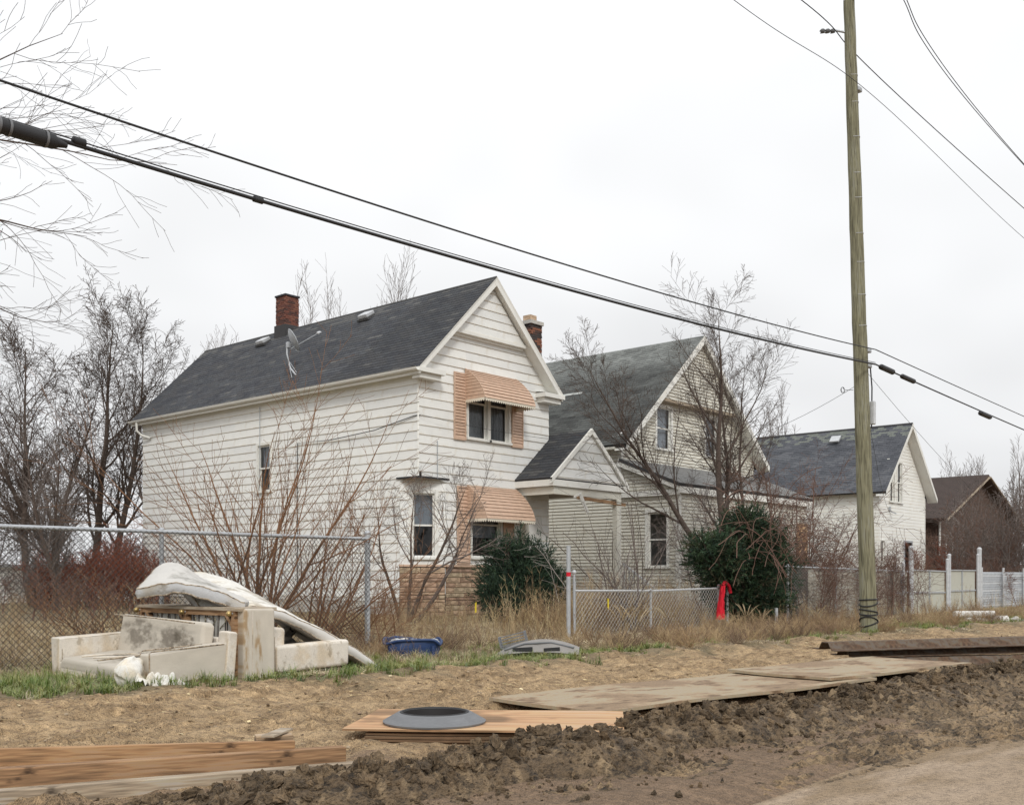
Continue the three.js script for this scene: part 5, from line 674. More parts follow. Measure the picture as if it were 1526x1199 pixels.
  // concrete posts and stones near the pole
  const pts = [[28.0, 8.75, 0.0], [28.5, 8.5, 0.2], [29.0, 8.75, -0.15]]; ['long pale concrete post lying on its fellows', 'pale concrete post lying lowest in the heap', 'short pale concrete post lying at the heap end'].forEach((l, k) => { const [x, d, a] = pts[k]; const m = mesh('concrete_post', new G().tube([V(-0.55, 0, 0), V(0.55, 0, 0)], 0.09, 10, true), M.concrete.clone(), null, P(x, ground(x, d) + (k ? 0.07 : 0.24), d), a - 0.7); m.material.color.set(0.78, 0.76, 0.71); tag(m, l, 'concrete post', 'concrete posts'); });
  [[29.6, 8.2, 0.16], [30.1, 8.3, 0.12], [29.3, 7.9, 0.1]].forEach(([x, d, s], k) => { const m = mesh('rubble_stone', warp(new THREE.IcosahedronGeometry(s, 2), (a, b2, e) => { const q = 0.85 + 0.35 * n3(a * 5 + k, b2 * 5, e * 5); return [a * q, b2 * q * 0.7, e * q]; }), M.concrete, null, P(x, ground(x, d) + s * 0.3, d)); tag(m, ['largest pale rubble stone by the concrete posts', 'middling rubble stone by the concrete posts', 'smallest rubble stone by the concrete posts'][k], 'stone', 'rubble stones'); });
}
// ---------------------------------------------------------------- plywood, rubber ring, lumber, steel sheets
{
  const sheet = (name, label, x, y, d, rot, L, Wd, th, m, o = {}) => { const g = boxUV(warp(new THREE.BoxGeometry(L, th, Wd, 16, 1, 8), (a, b2, c) => [a, b2 + (o.warp || 0.012) * (Math.sin(a * 2.1 + x) + Math.sin(c * 3 + d)) + (o.lift || 0) * (a / L + 0.5), c])); const ms = mesh(name, g.toNonIndexed ? (() => { const n = g.toNonIndexed(); n.computeVertexNormals(); return n; })() : g, m, null, P(x, y, d), rot); return tag(ms, label, 'plywood', o.group); };
  const a = -Math.atan2(0.812, 0.583), cx = 5.05 + 0.583 * 1.06 + 0.812 * 0.61, cd = 6.15 - 0.812 * 1.06 + 0.583 * 0.61, g0 = 0.135;
  const st = ['lowest weathered sheet of the plywood stack', 'second sheet from the bottom of the plywood stack', 'middle sheet of the plywood stack', 'fourth sheet of the plywood stack, slightly askew', 'fresh tan top sheet of the plywood stack, under the ring'];
  st.forEach((l, k) => { const top = k === 4; sheet('plywood_sheet', l, cx + (top ? 0 : 0.08 + 0.02 * Math.sin(k * 5)), g0 + k * 0.022 + (top ? 0.012 : 0), cd + (top ? 0 : -0.07 + 0.02 * Math.sin(k * 3)), a + (top ? 0 : 0.02 * Math.sin(k * 7)), top ? 2.12 : 2.0, 1.22, 0.016, top ? M.ply : M.plyDark, { group: 'stacked plywood sheets', warp: 0.004 }); });
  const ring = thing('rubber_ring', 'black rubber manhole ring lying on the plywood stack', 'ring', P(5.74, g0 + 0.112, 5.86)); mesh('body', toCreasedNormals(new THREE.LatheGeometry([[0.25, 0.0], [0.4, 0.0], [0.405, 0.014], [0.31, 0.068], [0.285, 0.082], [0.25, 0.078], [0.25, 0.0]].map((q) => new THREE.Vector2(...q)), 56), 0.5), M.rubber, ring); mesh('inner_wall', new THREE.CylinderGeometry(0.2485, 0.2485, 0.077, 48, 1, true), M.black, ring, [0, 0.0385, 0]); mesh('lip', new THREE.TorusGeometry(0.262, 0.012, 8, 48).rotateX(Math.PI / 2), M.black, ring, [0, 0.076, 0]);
  sheet('mud_sheet', 'wide mud-stained grey-brown sheet laid flat behind the mud bank', 9.45, 0.22, 5.72, -0.15, 4.4, 1.5, 0.03, M.muddy, { group: 'muddy sheets laid as a track', warp: 0.007 }); sheet('mud_sheet', 'mud-stained sheet lapped over the wide one, towards the steel sheets', 12.4, 0.262, 5.3, -0.19, 3.0, 1.45, 0.03, M.muddy, { group: 'muddy sheets laid as a track', lift: 0.01, warp: 0.007 });
  // lumber
  const timber = (label, A, B, w, h, m) => { const p = P(...A), q = P(...B), L = p.distanceTo(q), g = rbox(L, h, w, 0.008, 1); const ms = mesh('timber', g, m, null, p.clone().add(q).multiplyScalar(0.5)); ms.quaternion.setFromUnitVectors(V(1, 0, 0), q.clone().sub(p).normalize()); return tag(ms, label, 'timber', 'stacked timbers'); };
  timber('orange timber lying uppermost in the lumber stack', [0.3, 0.34, 8.0], [4.14, 0.27, 5.52], 0.05, 0.12, M.lumber[0]); timber('orange timber at the back of the lumber stack', [0.6, 0.27, 8.2], [3.6, 0.22, 6.1], 0.12, 0.12, M.lumber[1]);
  timber('broad orange timber in the middle of the lumber stack', [0.2, 0.27, 7.05], [4.42, 0.21, 5.36], 0.09, 0.13, M.lumber[1]); timber('grey weathered timber at the front of the lumber stack', [0.2, 0.16, 6.85], [4.52, 0.12, 5.2], 0.09, 0.13, M.lumberGrey); timber('pale timber lying lowest under the grey one', [1.0, 0.10, 6.3], [4.3, 0.06, 5.12], 0.14, 0.05, M.lumber[2]);
  const bl = thing('wooden_block', 'pale wooden block with a slanted batten, at the lumber stack end', 'block', P(4.12, 0.13, 5.72), -0.5); mesh('block', rbox(0.24, 0.22, 0.12, 0.006, 1), M.lumber[2], bl, [0, 0.11, 0]); mesh('batten', rbox(0.09, 0.016, 0.34, 0.004, 1), M.lumberGrey, bl, [0.02, 0.235, 0.03]).rotation.y = -0.5;
  // steel sheet piles
  const pile = (label, x, y, d, L, rot, z0) => { const pr = [[-0.3, 0], [-0.14, 0.0], [-0.06, 0.10], [0.10, 0.10], [0.18, 0], [0.34, 0]], g = new G(), t = 0.012; for (let k = 0; k < pr.length - 1; k++) { const [a0, b0] = pr[k], [a1, b1] = pr[k + 1]; g.quad([0, b0, a0], [0, b1, a1], [L, b1, a1], [L, b0, a0]); g.quad([0, b0 + t, a0], [0, b1 + t, a1], [L, b1 + t, a1], [L, b0 + t, a0]); g.quad([0, b0, a0], [0, b1, a1], [0, b1 + t, a1], [0, b0 + t, a0]); } g.quad([0, 0, 0.34], [L, 0, 0.34], [L, t, 0.34], [0, t, 0.34]); const m = mesh('steel_sheet', g, M.rust, null, P(x, y, d), rot); m.rotation.z = z0 || 0; return tag(m, label, 'steel sheet', 'steel sheet piles'); };
  pile('lowest rusty steel sheet pile of the three', 14.2, 0.15, 5.75, 5.5, -0.62); pile('middle rusty steel sheet pile, lapped over the lowest', 14.0, 0.27, 6.15, 6, -0.60, 0.004); pile('uppermost rusty steel sheet pile of the three', 13.75, 0.36, 6.3, 6, -0.585, 0.008);
}
// ---------------------------------------------------------------- bare trees and shrubs
function grow(o) {                                                    // o.lv: one entry per order of branch; returns trunk and crown geometry
  const R = rng(o.seed), A = new G(), B = new G(), tmp = V(0, 0, 0);
  const rec = (p, d, len, r, lv) => {
    const L = o.lv[lv], n = L.seg, pts = [p.clone()], rad = [r], dir = d.clone(), dirs = [dir.clone()];
    for (let i = 0; i < n; i++) { tmp.set(R() - 0.5, R() - 0.5, R() - 0.5).multiplyScalar(L.wob); dir.add(tmp); dir.y += L.up; if (o.bias) dir.addScaledVector(o.bias, L.bias || 0); dir.normalize(); p = p.clone().addScaledVector(dir, len / n); if (p.y < 0.12) p.y = 0.12 + 0.1 * R(); pts.push(p); rad.push(Math.max(o.min || 0.0022, r * (1 - ((i + 1) / n) * (1 - L.tip)))); dirs.push(dir.clone()); }
    (lv <= (o.trunkTo ?? 0) ? A : B).tube(pts, rad, L.sides);
    const C = o.lv[lv + 1]; if (!C) return;
    const cnt = Math.max(1, Math.round(C.n * (0.7 + 0.6 * R())));
    for (let j = 0; j < cnt; j++) {
      const t = C.t0 + (1 - C.t0) * ((j + R()) / cnt), f = Math.min(n - 1e-3, t * n), k = Math.floor(f), q = pts[k].clone().lerp(pts[k + 1], f - k), rr = lerp(rad[k], rad[k + 1], f - k), base = dirs[Math.min(k + 1, n)];
      const per = V(R() - 0.5, R() - 0.5, R() - 0.5).cross(base).normalize(), an = C.ang * (0.6 + 0.8 * R()), nd = base.clone().multiplyScalar(Math.cos(an)).addScaledVector(per, Math.sin(an)); nd.y += C.rise || 0; nd.normalize();
      rec(q, nd, len * C.len * (1.15 - 0.65 * t) * (0.6 + 0.7 * R()), Math.max(o.min || 0.0022, rr * C.r * (0.8 + 0.3 * R())), lv + 1);
    }
  };
  for (const s of o.stems) rec(V(...s.p), V(...s.d).normalize(), s.len, s.r, 0);
  return [A, B];
}
function tree(name, label, cat, X, D, o, m1, m2, group) { const t = thing(name, label, cat, P(X, ground(X, D) - 0.05, D), 0, group), [a, b] = grow(o); mesh('trunk', a, m1, t); mesh('crown', b, m2 || m1, t); return t; }
const fan = (n, seed, spread, len, r, w = 0.2, leanX = 0, leanZ = 0) => { const R = rng(seed); return Array.from({ length: n }, (_, k) => { const a = (k / n) * 6.28 + R(), s = spread * (0.3 + 0.9 * R()); return { p: [(R() - 0.5) * w, 0, (R() - 0.5) * w], d: [Math.cos(a) * s + leanX, 1, Math.sin(a) * s + leanZ], len: len * (0.65 + 0.5 * R()), r: r * (0.6 + 0.6 * R()) }; }); };
// orange-brown shrub behind the tall fence
{
  const lv = [{ seg: 10, wob: 0.25, up: 0.02, tip: 0.08, sides: 6 }, { n: 10, t0: 0.14, ang: 0.7, len: 0.42, r: 0.5, seg: 5, wob: 0.22, up: 0.05, tip: 0.35, sides: 4, rise: 0.15 }, { n: 4, t0: 0.15, ang: 0.65, len: 0.5, r: 0.55, seg: 3, wob: 0.25, up: 0.03, tip: 0.5, sides: 3, rise: 0.1 }];
  const mk = (label, X, D, n, seed, sp, len, r, lx) => tree('bare_shrub', label, 'shrub', X, D, { seed, min: 0.0028, stems: fan(n, seed, sp, len, r, 0.85, lx[0], lx[1]), lv }, M.barkOrange, M.barkOrange, 'bare orange shrubs');
  mk('many-stemmed orange-brown bare shrub fanning up behind the sofa pile', 9.15, 13.3, 15, 5, 0.85, 4.1, 0.034, [0, 0]); mk('bare orange-brown shrub leaning towards the fence corner post', 10.6, 13.6, 11, 9, 0.75, 3.0, 0.021, [0.35, 0.25]); mk('low tangle of bare twigs at the fence corner post', 11.4, 13.3, 14, 19, 1.3, 1.5, 0.014, [0.1, 0.1]); mk('low bare brush behind the loveseat and fence', 7.0, 13.5, 10, 29, 1.2, 1.2, 0.012, [0, 0]);
}
// gnarled dark little tree before the cut-away corner
{
  const lv = [{ seg: 9, wob: 0.34, up: 0.03, tip: 0.1, sides: 8 }, { n: 7, t0: 0.35, ang: 0.75, len: 0.5, r: 0.6, seg: 6, wob: 0.4, up: 0.06, tip: 0.35, sides: 5 }, { n: 8, t0: 0.15, ang: 0.7, len: 0.5, r: 0.55, seg: 4, wob: 0.4, up: 0.05, tip: 0.4, sides: 3 }, { n: 5, t0: 0.2, ang: 0.7, len: 0.5, r: 0.6, seg: 2, wob: 0.4, up: 0.03, tip: 0.6, sides: 3 }];
  tree('bare_small_tree', 'gnarled dark-stemmed small tree before the stone-faced corner', 'tree', 16.1, 17.3, { seed: 33, min: 0.003, trunkTo: 0, stems: [{ p: [0, 0, 0], d: [0.35, 1, 0.25], len: 3.4, r: 0.062 }, { p: [0.15, 0, 0.05], d: [0.55, 1, 0.35], len: 3.6, r: 0.058 }, { p: [-0.2, 0, 0], d: [-0.25, 1, -0.1], len: 2.9, r: 0.05 }, { p: [-0.1, 0, 0.1], d: [0.0, 1, 0.15], len: 3.1, r: 0.045 }], lv }, M.bark, M.barkGrey);
}
// tree before the cream house, with a thicket at its foot
{
  const lv = [{ seg: 14, wob: 0.2, up: 0.035, tip: 0.05, sides: 9 }, { n: 17, t0: 0.26, ang: 0.62, len: 0.40, r: 0.5, seg: 7, wob: 0.26, up: 0.05, tip: 0.12, sides: 6, rise: 0.1 }, { n: 12, t0: 0.12, ang: 0.7, len: 0.42, r: 0.5, seg: 5, wob: 0.3, up: 0.03, tip: 0.3, sides: 4 }, { n: 9, t0: 0.12, ang: 0.75, len: 0.5, r: 0.55, seg: 3, wob: 0.34, up: 0.02, tip: 0.5, sides: 3 }];
  tree('bare_tree', 'bare dark tree with forked trunk in front of the cream house', 'tree', 26.1, 15.0, { seed: 47, min: 0.0038, stems: [{ p: [0, 0, 0], d: [0.02, 1, 0.02], len: 8.6, r: 0.15 }, { p: [-0.2, 0.9, 0.1], d: [-0.5, 1, -0.35], len: 7.2, r: 0.10 }, { p: [0.5, 0, 0.2], d: [0.18, 1, 0.1], len: 7.4, r: 0.075 }, { p: [0.1, 1.4, 0], d: [0.3, 1, -0.2], len: 7.0, r: 0.085 }], lv }, M.bark, M.bark);
  const tl = [{ seg: 8, wob: 0.3, up: 0.0, tip: 0.3, sides: 5 }, { n: 14, t0: 0.12, ang: 0.75, len: 0.42, r: 0.5, seg: 5, wob: 0.45, up: 0.0, tip: 0.4, sides: 3 }, { n: 10, t0: 0.1, ang: 0.9, len: 0.5, r: 0.6, seg: 3, wob: 0.5, up: 0, tip: 0.6, sides: 3 }];
  tree('bramble_thicket', 'dense reddish-brown thicket of arching twigs beside the cream house', 'shrub', 28.1, 14.0, { seed: 52, min: 0.0042, stems: fan(30, 52, 0.7, 4.0, 0.03, 2.0, -0.1, -0.05), lv: tl }, M.vine, M.vine);
  tree('bramble_thicket', 'grey-brown brambles round the foot of the bare tree', 'shrub', 25.4, 14.2, { seed: 57, min: 0.004, stems: fan(16, 57, 0.8, 3.6, 0.024, 1.8), lv: tl }, M.barkGrey, M.barkGrey);
  tree('bramble_thicket', 'thin grey saplings growing through the low fence', 'shrub', 18.1, 12.8, { seed: 63, min: 0.003, stems: fan(11, 63, 0.42, 2.6, 0.02, 0.7), lv: tl.slice(0, 2) }, M.barkGrey, M.barkGrey);
  tree('bramble_thicket', 'thin bare saplings between the porch hood and the low fence', 'shrub', 21.2, 14.6, { seed: 66, min: 0.003, stems: fan(7, 66, 0.5, 3.2, 0.018, 0.9), lv: tl.slice(0, 2) }, M.bark, M.barkGrey);
  tree('bramble_thicket', 'bare pale twigs sprouting in front of the rounded evergreen', 'shrub', 19.2, 14.9, { seed: 69, min: 0.003, stems: fan(7, 69, 0.9, 2.0, 0.014, 0.7, 0.5, 0), lv: tl.slice(0, 2) }, M.vinePale, M.vinePale);
  for (const [X, D, s, l] of [[25.3, 11.9, 71, 'creeper twigs over the pole end of the chain-link fence'], [28.2, 11.9, 73, 'creeper twigs in the middle of the vine-covered fence'], [30.3, 11.85, 75, 'creeper twigs at the gate end of the vine-covered fence'], [41.5, 12.1, 77, 'bare creeper over the corrugated fence']]) tree('fence_creeper', l, 'creeper', X, D, { seed: s, min: 0.0035, stems: fan(14, s, 0.55, 2.0, 0.012, 2.2).map((q) => ({ ...q, d: [q.d[0], 1, q.d[2] * 0.12] })), lv: tl }, M.vine, M.vine);
}
// the big tree just outside the frame, its limbs reaching in
{
  const lv = [{ seg: 12, wob: 0.08, up: 0.03, tip: 0.06, sides: 10 }, { n: 30, t0: 0.26, ang: 1.2, len: 0.46, r: 0.32, seg: 11, wob: 0.36, up: 0.03, tip: 0.1, sides: 5, bias: 0.02 }, { n: 12, t0: 0.2, ang: 0.5, len: 0.42, r: 0.5, seg: 8, wob: 0.4, up: 0.012, tip: 0.25, sides: 4, bias: 0.03 }, { n: 7, t0: 0.15, ang: 0.55, len: 0.4, r: 0.6, seg: 4, wob: 0.48, up: 0.01, tip: 0.5, sides: 3 }];
  tree('bare_tree', 'large bare tree whose fine limbs reach over the tall fence', 'tree', 4.05, 18.5, { seed: 84, min: 0.0034, bias: V(0.75, 0, 0.5), stems: [{ p: [0, 0, 0], d: [0.03, 1, 0.0], len: 13.5, r: 0.22 }], lv }, M.bark, M.bark);
}
// trees behind: dense vine-hung trees left, slender ones beyond the ridge, brush right
{
  const dense = [{ seg: 12, wob: 0.16, up: 0.04, tip: 0.06, sides: 7 }, { n: 22, t0: 0.2, ang: 0.6, len: 0.36, r: 0.5, seg: 6, wob: 0.3, up: 0.04, tip: 0.2, sides: 5, rise: 0.1 }, { n: 14, t0: 0.1, ang: 0.7, len: 0.42, r: 0.5, seg: 4, wob: 0.34, up: 0.0, tip: 0.4, sides: 3 }, { n: 7, t0: 0.1, ang: 0.8, len: 0.5, r: 0.6, seg: 3, wob: 0.4, up: -0.02, tip: 0.6, sides: 3 }];
  tree('bare_tree', 'tall vine-hung bare tree left of the awning house', 'tree', 18.6, 37.2, { seed: 91, min: 0.0065, stems: [{ p: [0, 0, 0], d: [0.05, 1, 0], len: 10.5, r: 0.17 }, { p: [0.4, 0, 0.3], d: [0.2, 1, 0.12], len: 10, r: 0.15 }, { p: [-0.5, 0, 0], d: [-0.5, 1, -0.4], len: 8.5, r: 0.14 }], lv: dense }, M.bark, M.bark);
  tree('bare_tree', 'second vine-hung bare tree beside the low white garage', 'tree', 15.3, 34.5, { seed: 95, min: 0.0065, stems: [{ p: [0, 0, 0], d: [-0.2, 1, -0.1], len: 8.4, r: 0.14 }, { p: [0.3, 0, 0], d: [0.25, 1, 0.2], len: 7.5, r: 0.12 }], lv: dense }, M.bark, M.bark);
  tree('bare_tree', 'low spreading bare tree behind the red brush', 'tree', 14.2, 30.0, { seed: 98, min: 0.006, stems: fan(4, 98, 0.45, 5.6, 0.09, 0.8), lv: dense.slice(0, 3) }, M.bark, M.barkGrey);
  const slim = [{ seg: 12, wob: 0.09, up: 0.04, tip: 0.06, sides: 6 }, { n: 24, t0: 0.3, ang: 0.42, len: 0.26, r: 0.5, seg: 6, wob: 0.14, up: 0.06, tip: 0.25, sides: 4, rise: 0.25 }, { n: 8, t0: 0.15, ang: 0.5, len: 0.42, r: 0.5, seg: 3, wob: 0.2, up: 0.04, tip: 0.5, sides: 3 }];
  const sl = (px, top, depth, seed, label, n = 3) => { const r = (px - 763) / FOC, X = depth * (CY + SY * r), D = depth * (SY - CY * r), H = 1.4 + ((857 - top) / FOC) * depth; tree('slender_tree', label, 'tree', X, D, { seed, min: 0.008, stems: fan(n + 2, seed, 0.3, H * 0.79, 0.12, 1.6), lv: slim }, M.barkGrey, M.barkGrey, 'slender trees beyond the roof ridge'); };
  sl(352, 425, 62, 101, 'slender bare tree beyond the ridge, left of the red chimney'); sl(392, 400, 60, 103, 'slender bare tree beyond the ridge, just behind the red chimney'); sl(470, 405, 64, 105, 'slender bare tree beyond the ridge, right of the red chimney'); sl(530, 378, 66, 107, 'tallest slender bare tree beyond the roof ridge', 4); sl(592, 385, 66, 109, 'slender bare tree beyond the ridge towards the gable peak', 4); sl(265, 500, 58, 111, 'slender bare tree beyond the back end of the roof', 2); sl(1140, 560, 70, 113, 'thin bare sapling behind the cream and white houses', 2);
  sl(1398, 655, 78, 115, 'bare tree beyond the brown bungalow, left of its chimney', 4); sl(1440, 650, 80, 117, 'bare tree beyond the brown bungalow, right of its chimney', 3); sl(1505, 645, 76, 119, 'bare tree rising over the brown bungalow roof', 4); sl(1540, 640, 74, 121, 'bare tree beyond the far end of the brown bungalow', 3);
  const tl = [{ seg: 7, wob: 0.26, up: 0.02, tip: 0.3, sides: 5 }, { n: 12, t0: 0.15, ang: 0.6, len: 0.42, r: 0.5, seg: 4, wob: 0.35, up: 0.02, tip: 0.4, sides: 3 }, { n: 8, t0: 0.1, ang: 0.8, len: 0.5, r: 0.6, seg: 2, wob: 0.45, up: 0, tip: 0.6, sides: 3 }];
  const br = (px, fwd, h, seed, m, label, n = 20, w = 3) => { const r = (px - 763) / FOC, X = fwd * (CY + SY * r), D = fwd * (SY - CY * r); tree('bare_brush', label, 'shrub', X, D, { seed, min: 0.007, stems: fan(n, seed, 0.45, h, 0.022, w), lv: tl }, m, m, 'bare brush'); };
  br(25, 33, 2.4, 131, M.barkGrey, 'grey-brown brush before the white garage, at its doorway', 9); br(90, 36, 2.2, 133, M.barkGrey, 'grey-brown brush along the white garage wall', 9, 4); br(150, 33, 1.9, 135, M.twigRed, 'red-twigged brush between the garage and the awning house', 44, 3.2); br(195, 36, 2.2, 137, M.twigRed, 'red-twigged brush against the back corner of the awning house', 26, 2); br(60, 27, 1.3, 139, M.vine, 'low brown brush behind the tall fence', 12, 4); br(150, 25, 1.0, 141, M.vine, 'low brown brush between fence and awning house', 14, 4); br(-10, 40, 4.5, 143, M.barkGrey, 'high grey brush beyond the garage', 24, 6);
  br(1395, 56, 3.6, 151, M.vine, 'brown brush between the white house and the bungalow', 30, 4); br(1430, 50, 2.2, 153, M.twigRed, 'reddish brush behind the gate panels', 34, 4); br(1490, 48, 4.2, 155, M.vine, 'tall brown brush before the bungalow windows', 30, 4); br(1525, 45, 4.8, 157, M.barkGrey, 'tall grey brush at the end of the corrugated fence', 28, 4); br(1460, 55, 4.6, 159, M.vinePale, 'pale-stemmed sapling before the bungalow', 4, 0.6); br(1340, 40, 1.3, 161, M.vine, 'brown brush at the doorway of the white house', 18, 2); br(1240, 36, 1.7, 163, M.vine, 'brown brush along the side of the white house', 22, 4);
}
// ---------------------------------------------------------------- evergreens
function evergreen(name, label, X, D, lobes, N, len, cols, seed) {
  const t = thing(name, label, 'shrub', P(X, ground(X, D), D)), R = rng(seed), g = new G(true), st = new G(), tip = V(0, 0, 0);
  const vol = lobes.map((l) => l[3] * l[4] * l[5]), tot = vol.reduce((a, b) => a + b, 0);
  const tri = (p, d, w, l, c) => { const per = V(R() - 0.5, R() - 0.5, R() - 0.5).cross(d).normalize(), nn = new THREE.Vector3().crossVectors(per, d).normalize(); tip.copy(p).addScaledVector(d, l); const k = [p.clone().addScaledVector(per, -w), p.clone().addScaledVector(per, w), tip].map((q) => g.v(q.x, q.y, q.z, nn.x, nn.y, nn.z, 0, 0, c)); g.i.push(...k); };
  for (let i = 0; i < N; i++) {
    let a = R() * tot, k = 0; while (a > vol[k]) { a -= vol[k]; k++; } const [lx, ly, lz, rx, ry, rz] = lobes[k];
    const d = V(R() * 2 - 1, R() * 2 - 1, R() * 2 - 1); if (d.lengthSq() > 1) { i--; continue; } d.normalize(); const rr = Math.pow(R(), 0.3) * (0.80 + 0.36 * n3(d.x * 2.6 + k, d.y * 2.6, d.z * 2.6) + 0.24 * n3(d.x * 6.5, d.y * 6.5 + k, d.z * 6.5));
    const p = V(lx + d.x * rx * rr, ly + d.y * ry * rr, lz + d.z * rz * rr); if (p.y < 0.05) continue;
    const out = d.clone(); out.y += 0.35; out.add(V(R() - 0.5, R() - 0.5, R() - 0.5).multiplyScalar(0.9)).normalize(); const c = cols[Math.floor(R() * cols.length)], q = 0.8 + 0.4 * R();
    for (let m = 0; m < 8; m++) { const b = p.clone().addScaledVector(out, (m / 8) * len), nd = out.clone().add(V(R() - 0.5, R() - 0.5, R() - 0.5).multiplyScalar(1.7)).normalize(); tri(b, nd, len * 0.075, len * (0.4 + 0.35 * R()), c.map((x) => x * q)); }
  }
  for (let k = 0; k < lobes.length * 4; k++) { const l = lobes[k % lobes.length], a = V((R() - 0.5) * 0.5, 0, (R() - 0.5) * 0.5), b = V(l[0] + (R() - 0.5) * l[3], l[1] + (R() - 0.2) * l[4] * 0.6, l[2] + (R() - 0.5) * l[5]); st.tube([a, a.clone().lerp(b, 0.5).add(V(0, 0.1, 0)), b], [0.04, 0.025, 0.008], 5); }
  mesh('stems', st, M.bark, t); mesh('foliage', g, mat({ color: rgb(1, 1, 1), vertexColors: true, roughness: 0.8 }), t).userData.kind = 'stuff'; return t;
}
evergreen('yew_bush', 'rounded dark green yew under the lower awning', 18.95, 16.6, [[0, 0.9, 0, 1.0, 0.95, 0.95], [-0.75, 0.6, 0.2, 0.6, 0.65, 0.6], [0.75, 0.95, 0.1, 0.75, 0.9, 0.75], [-0.15, 1.55, -0.1, 0.6, 0.6, 0.6], [1.25, 0.8, 0.1, 0.55, 0.65, 0.5], [0.45, 1.6, 0, 0.5, 0.5, 0.5], [-0.5, 1.75, 0.2, 0.16, 0.45, 0.16], [0.1, 1.95, 0.1, 0.18, 0.45, 0.18], [0.75, 1.85, 0.1, 0.16, 0.4, 0.16], [1.2, 1.5, 0.1, 0.18, 0.4, 0.18]], 9500, 0.12, [[0.018, 0.042, 0.022], [0.026, 0.056, 0.026], [0.012, 0.030, 0.018], [0.034, 0.064, 0.03]], 201);
{
  const e = evergreen('yew_bush', 'spreading dark evergreen laced with creeper at the low fence end', 22.7, 12.6, [[0.1, 1.0, 0, 1.15, 1.05, 0.9], [-0.9, 1.5, 0, 0.75, 0.6, 0.7], [0.5, 1.9, 0, 0.85, 0.75, 0.75], [1.1, 1.1, 0.1, 0.75, 1.0, 0.7], [-1.5, 1.75, 0.05, 0.45, 0.3, 0.4], [1.5, 0.9, 0, 0.7, 0.85, 0.6], [0.15, 2.35, 0, 0.5, 0.35, 0.5], [0.6, 0.5, 0.3, 0.8, 0.5, 0.6]], 10500, 0.16, [[0.018, 0.045, 0.02], [0.028, 0.064, 0.026], [0.012, 0.032, 0.016], [0.040, 0.074, 0.03], [0.06, 0.06, 0.03]], 207);
  e.scale.set(1.16, 1.05, 1.05); const R = rng(17), v = new G(); for (let k = 0; k < 70; k++) { const q = [], a = R() * 6.28, x0 = 0.2 + (R() - 0.5) * 2.6, h = 1.2 + 1.5 * R(); let p = V(x0, h, 0.55 + 0.35 * R()), d = V(R() - 0.5, R() * 0.6 - 0.1, 0.3 * (R() - 0.3)); void a; for (let m = 0; m < 12; m++) { q.push(p.clone()); d.add(V((R() - 0.5) * 0.6, -0.14 + (R() - 0.5) * 0.3, (R() - 0.5) * 0.3)).normalize(); p = p.clone().addScaledVector(d, 0.13); } v.tube(q, 0.005 + 0.005 * R(), 4); } mesh('creeper', v, M.vine, e).userData.kind = 'stuff';
}
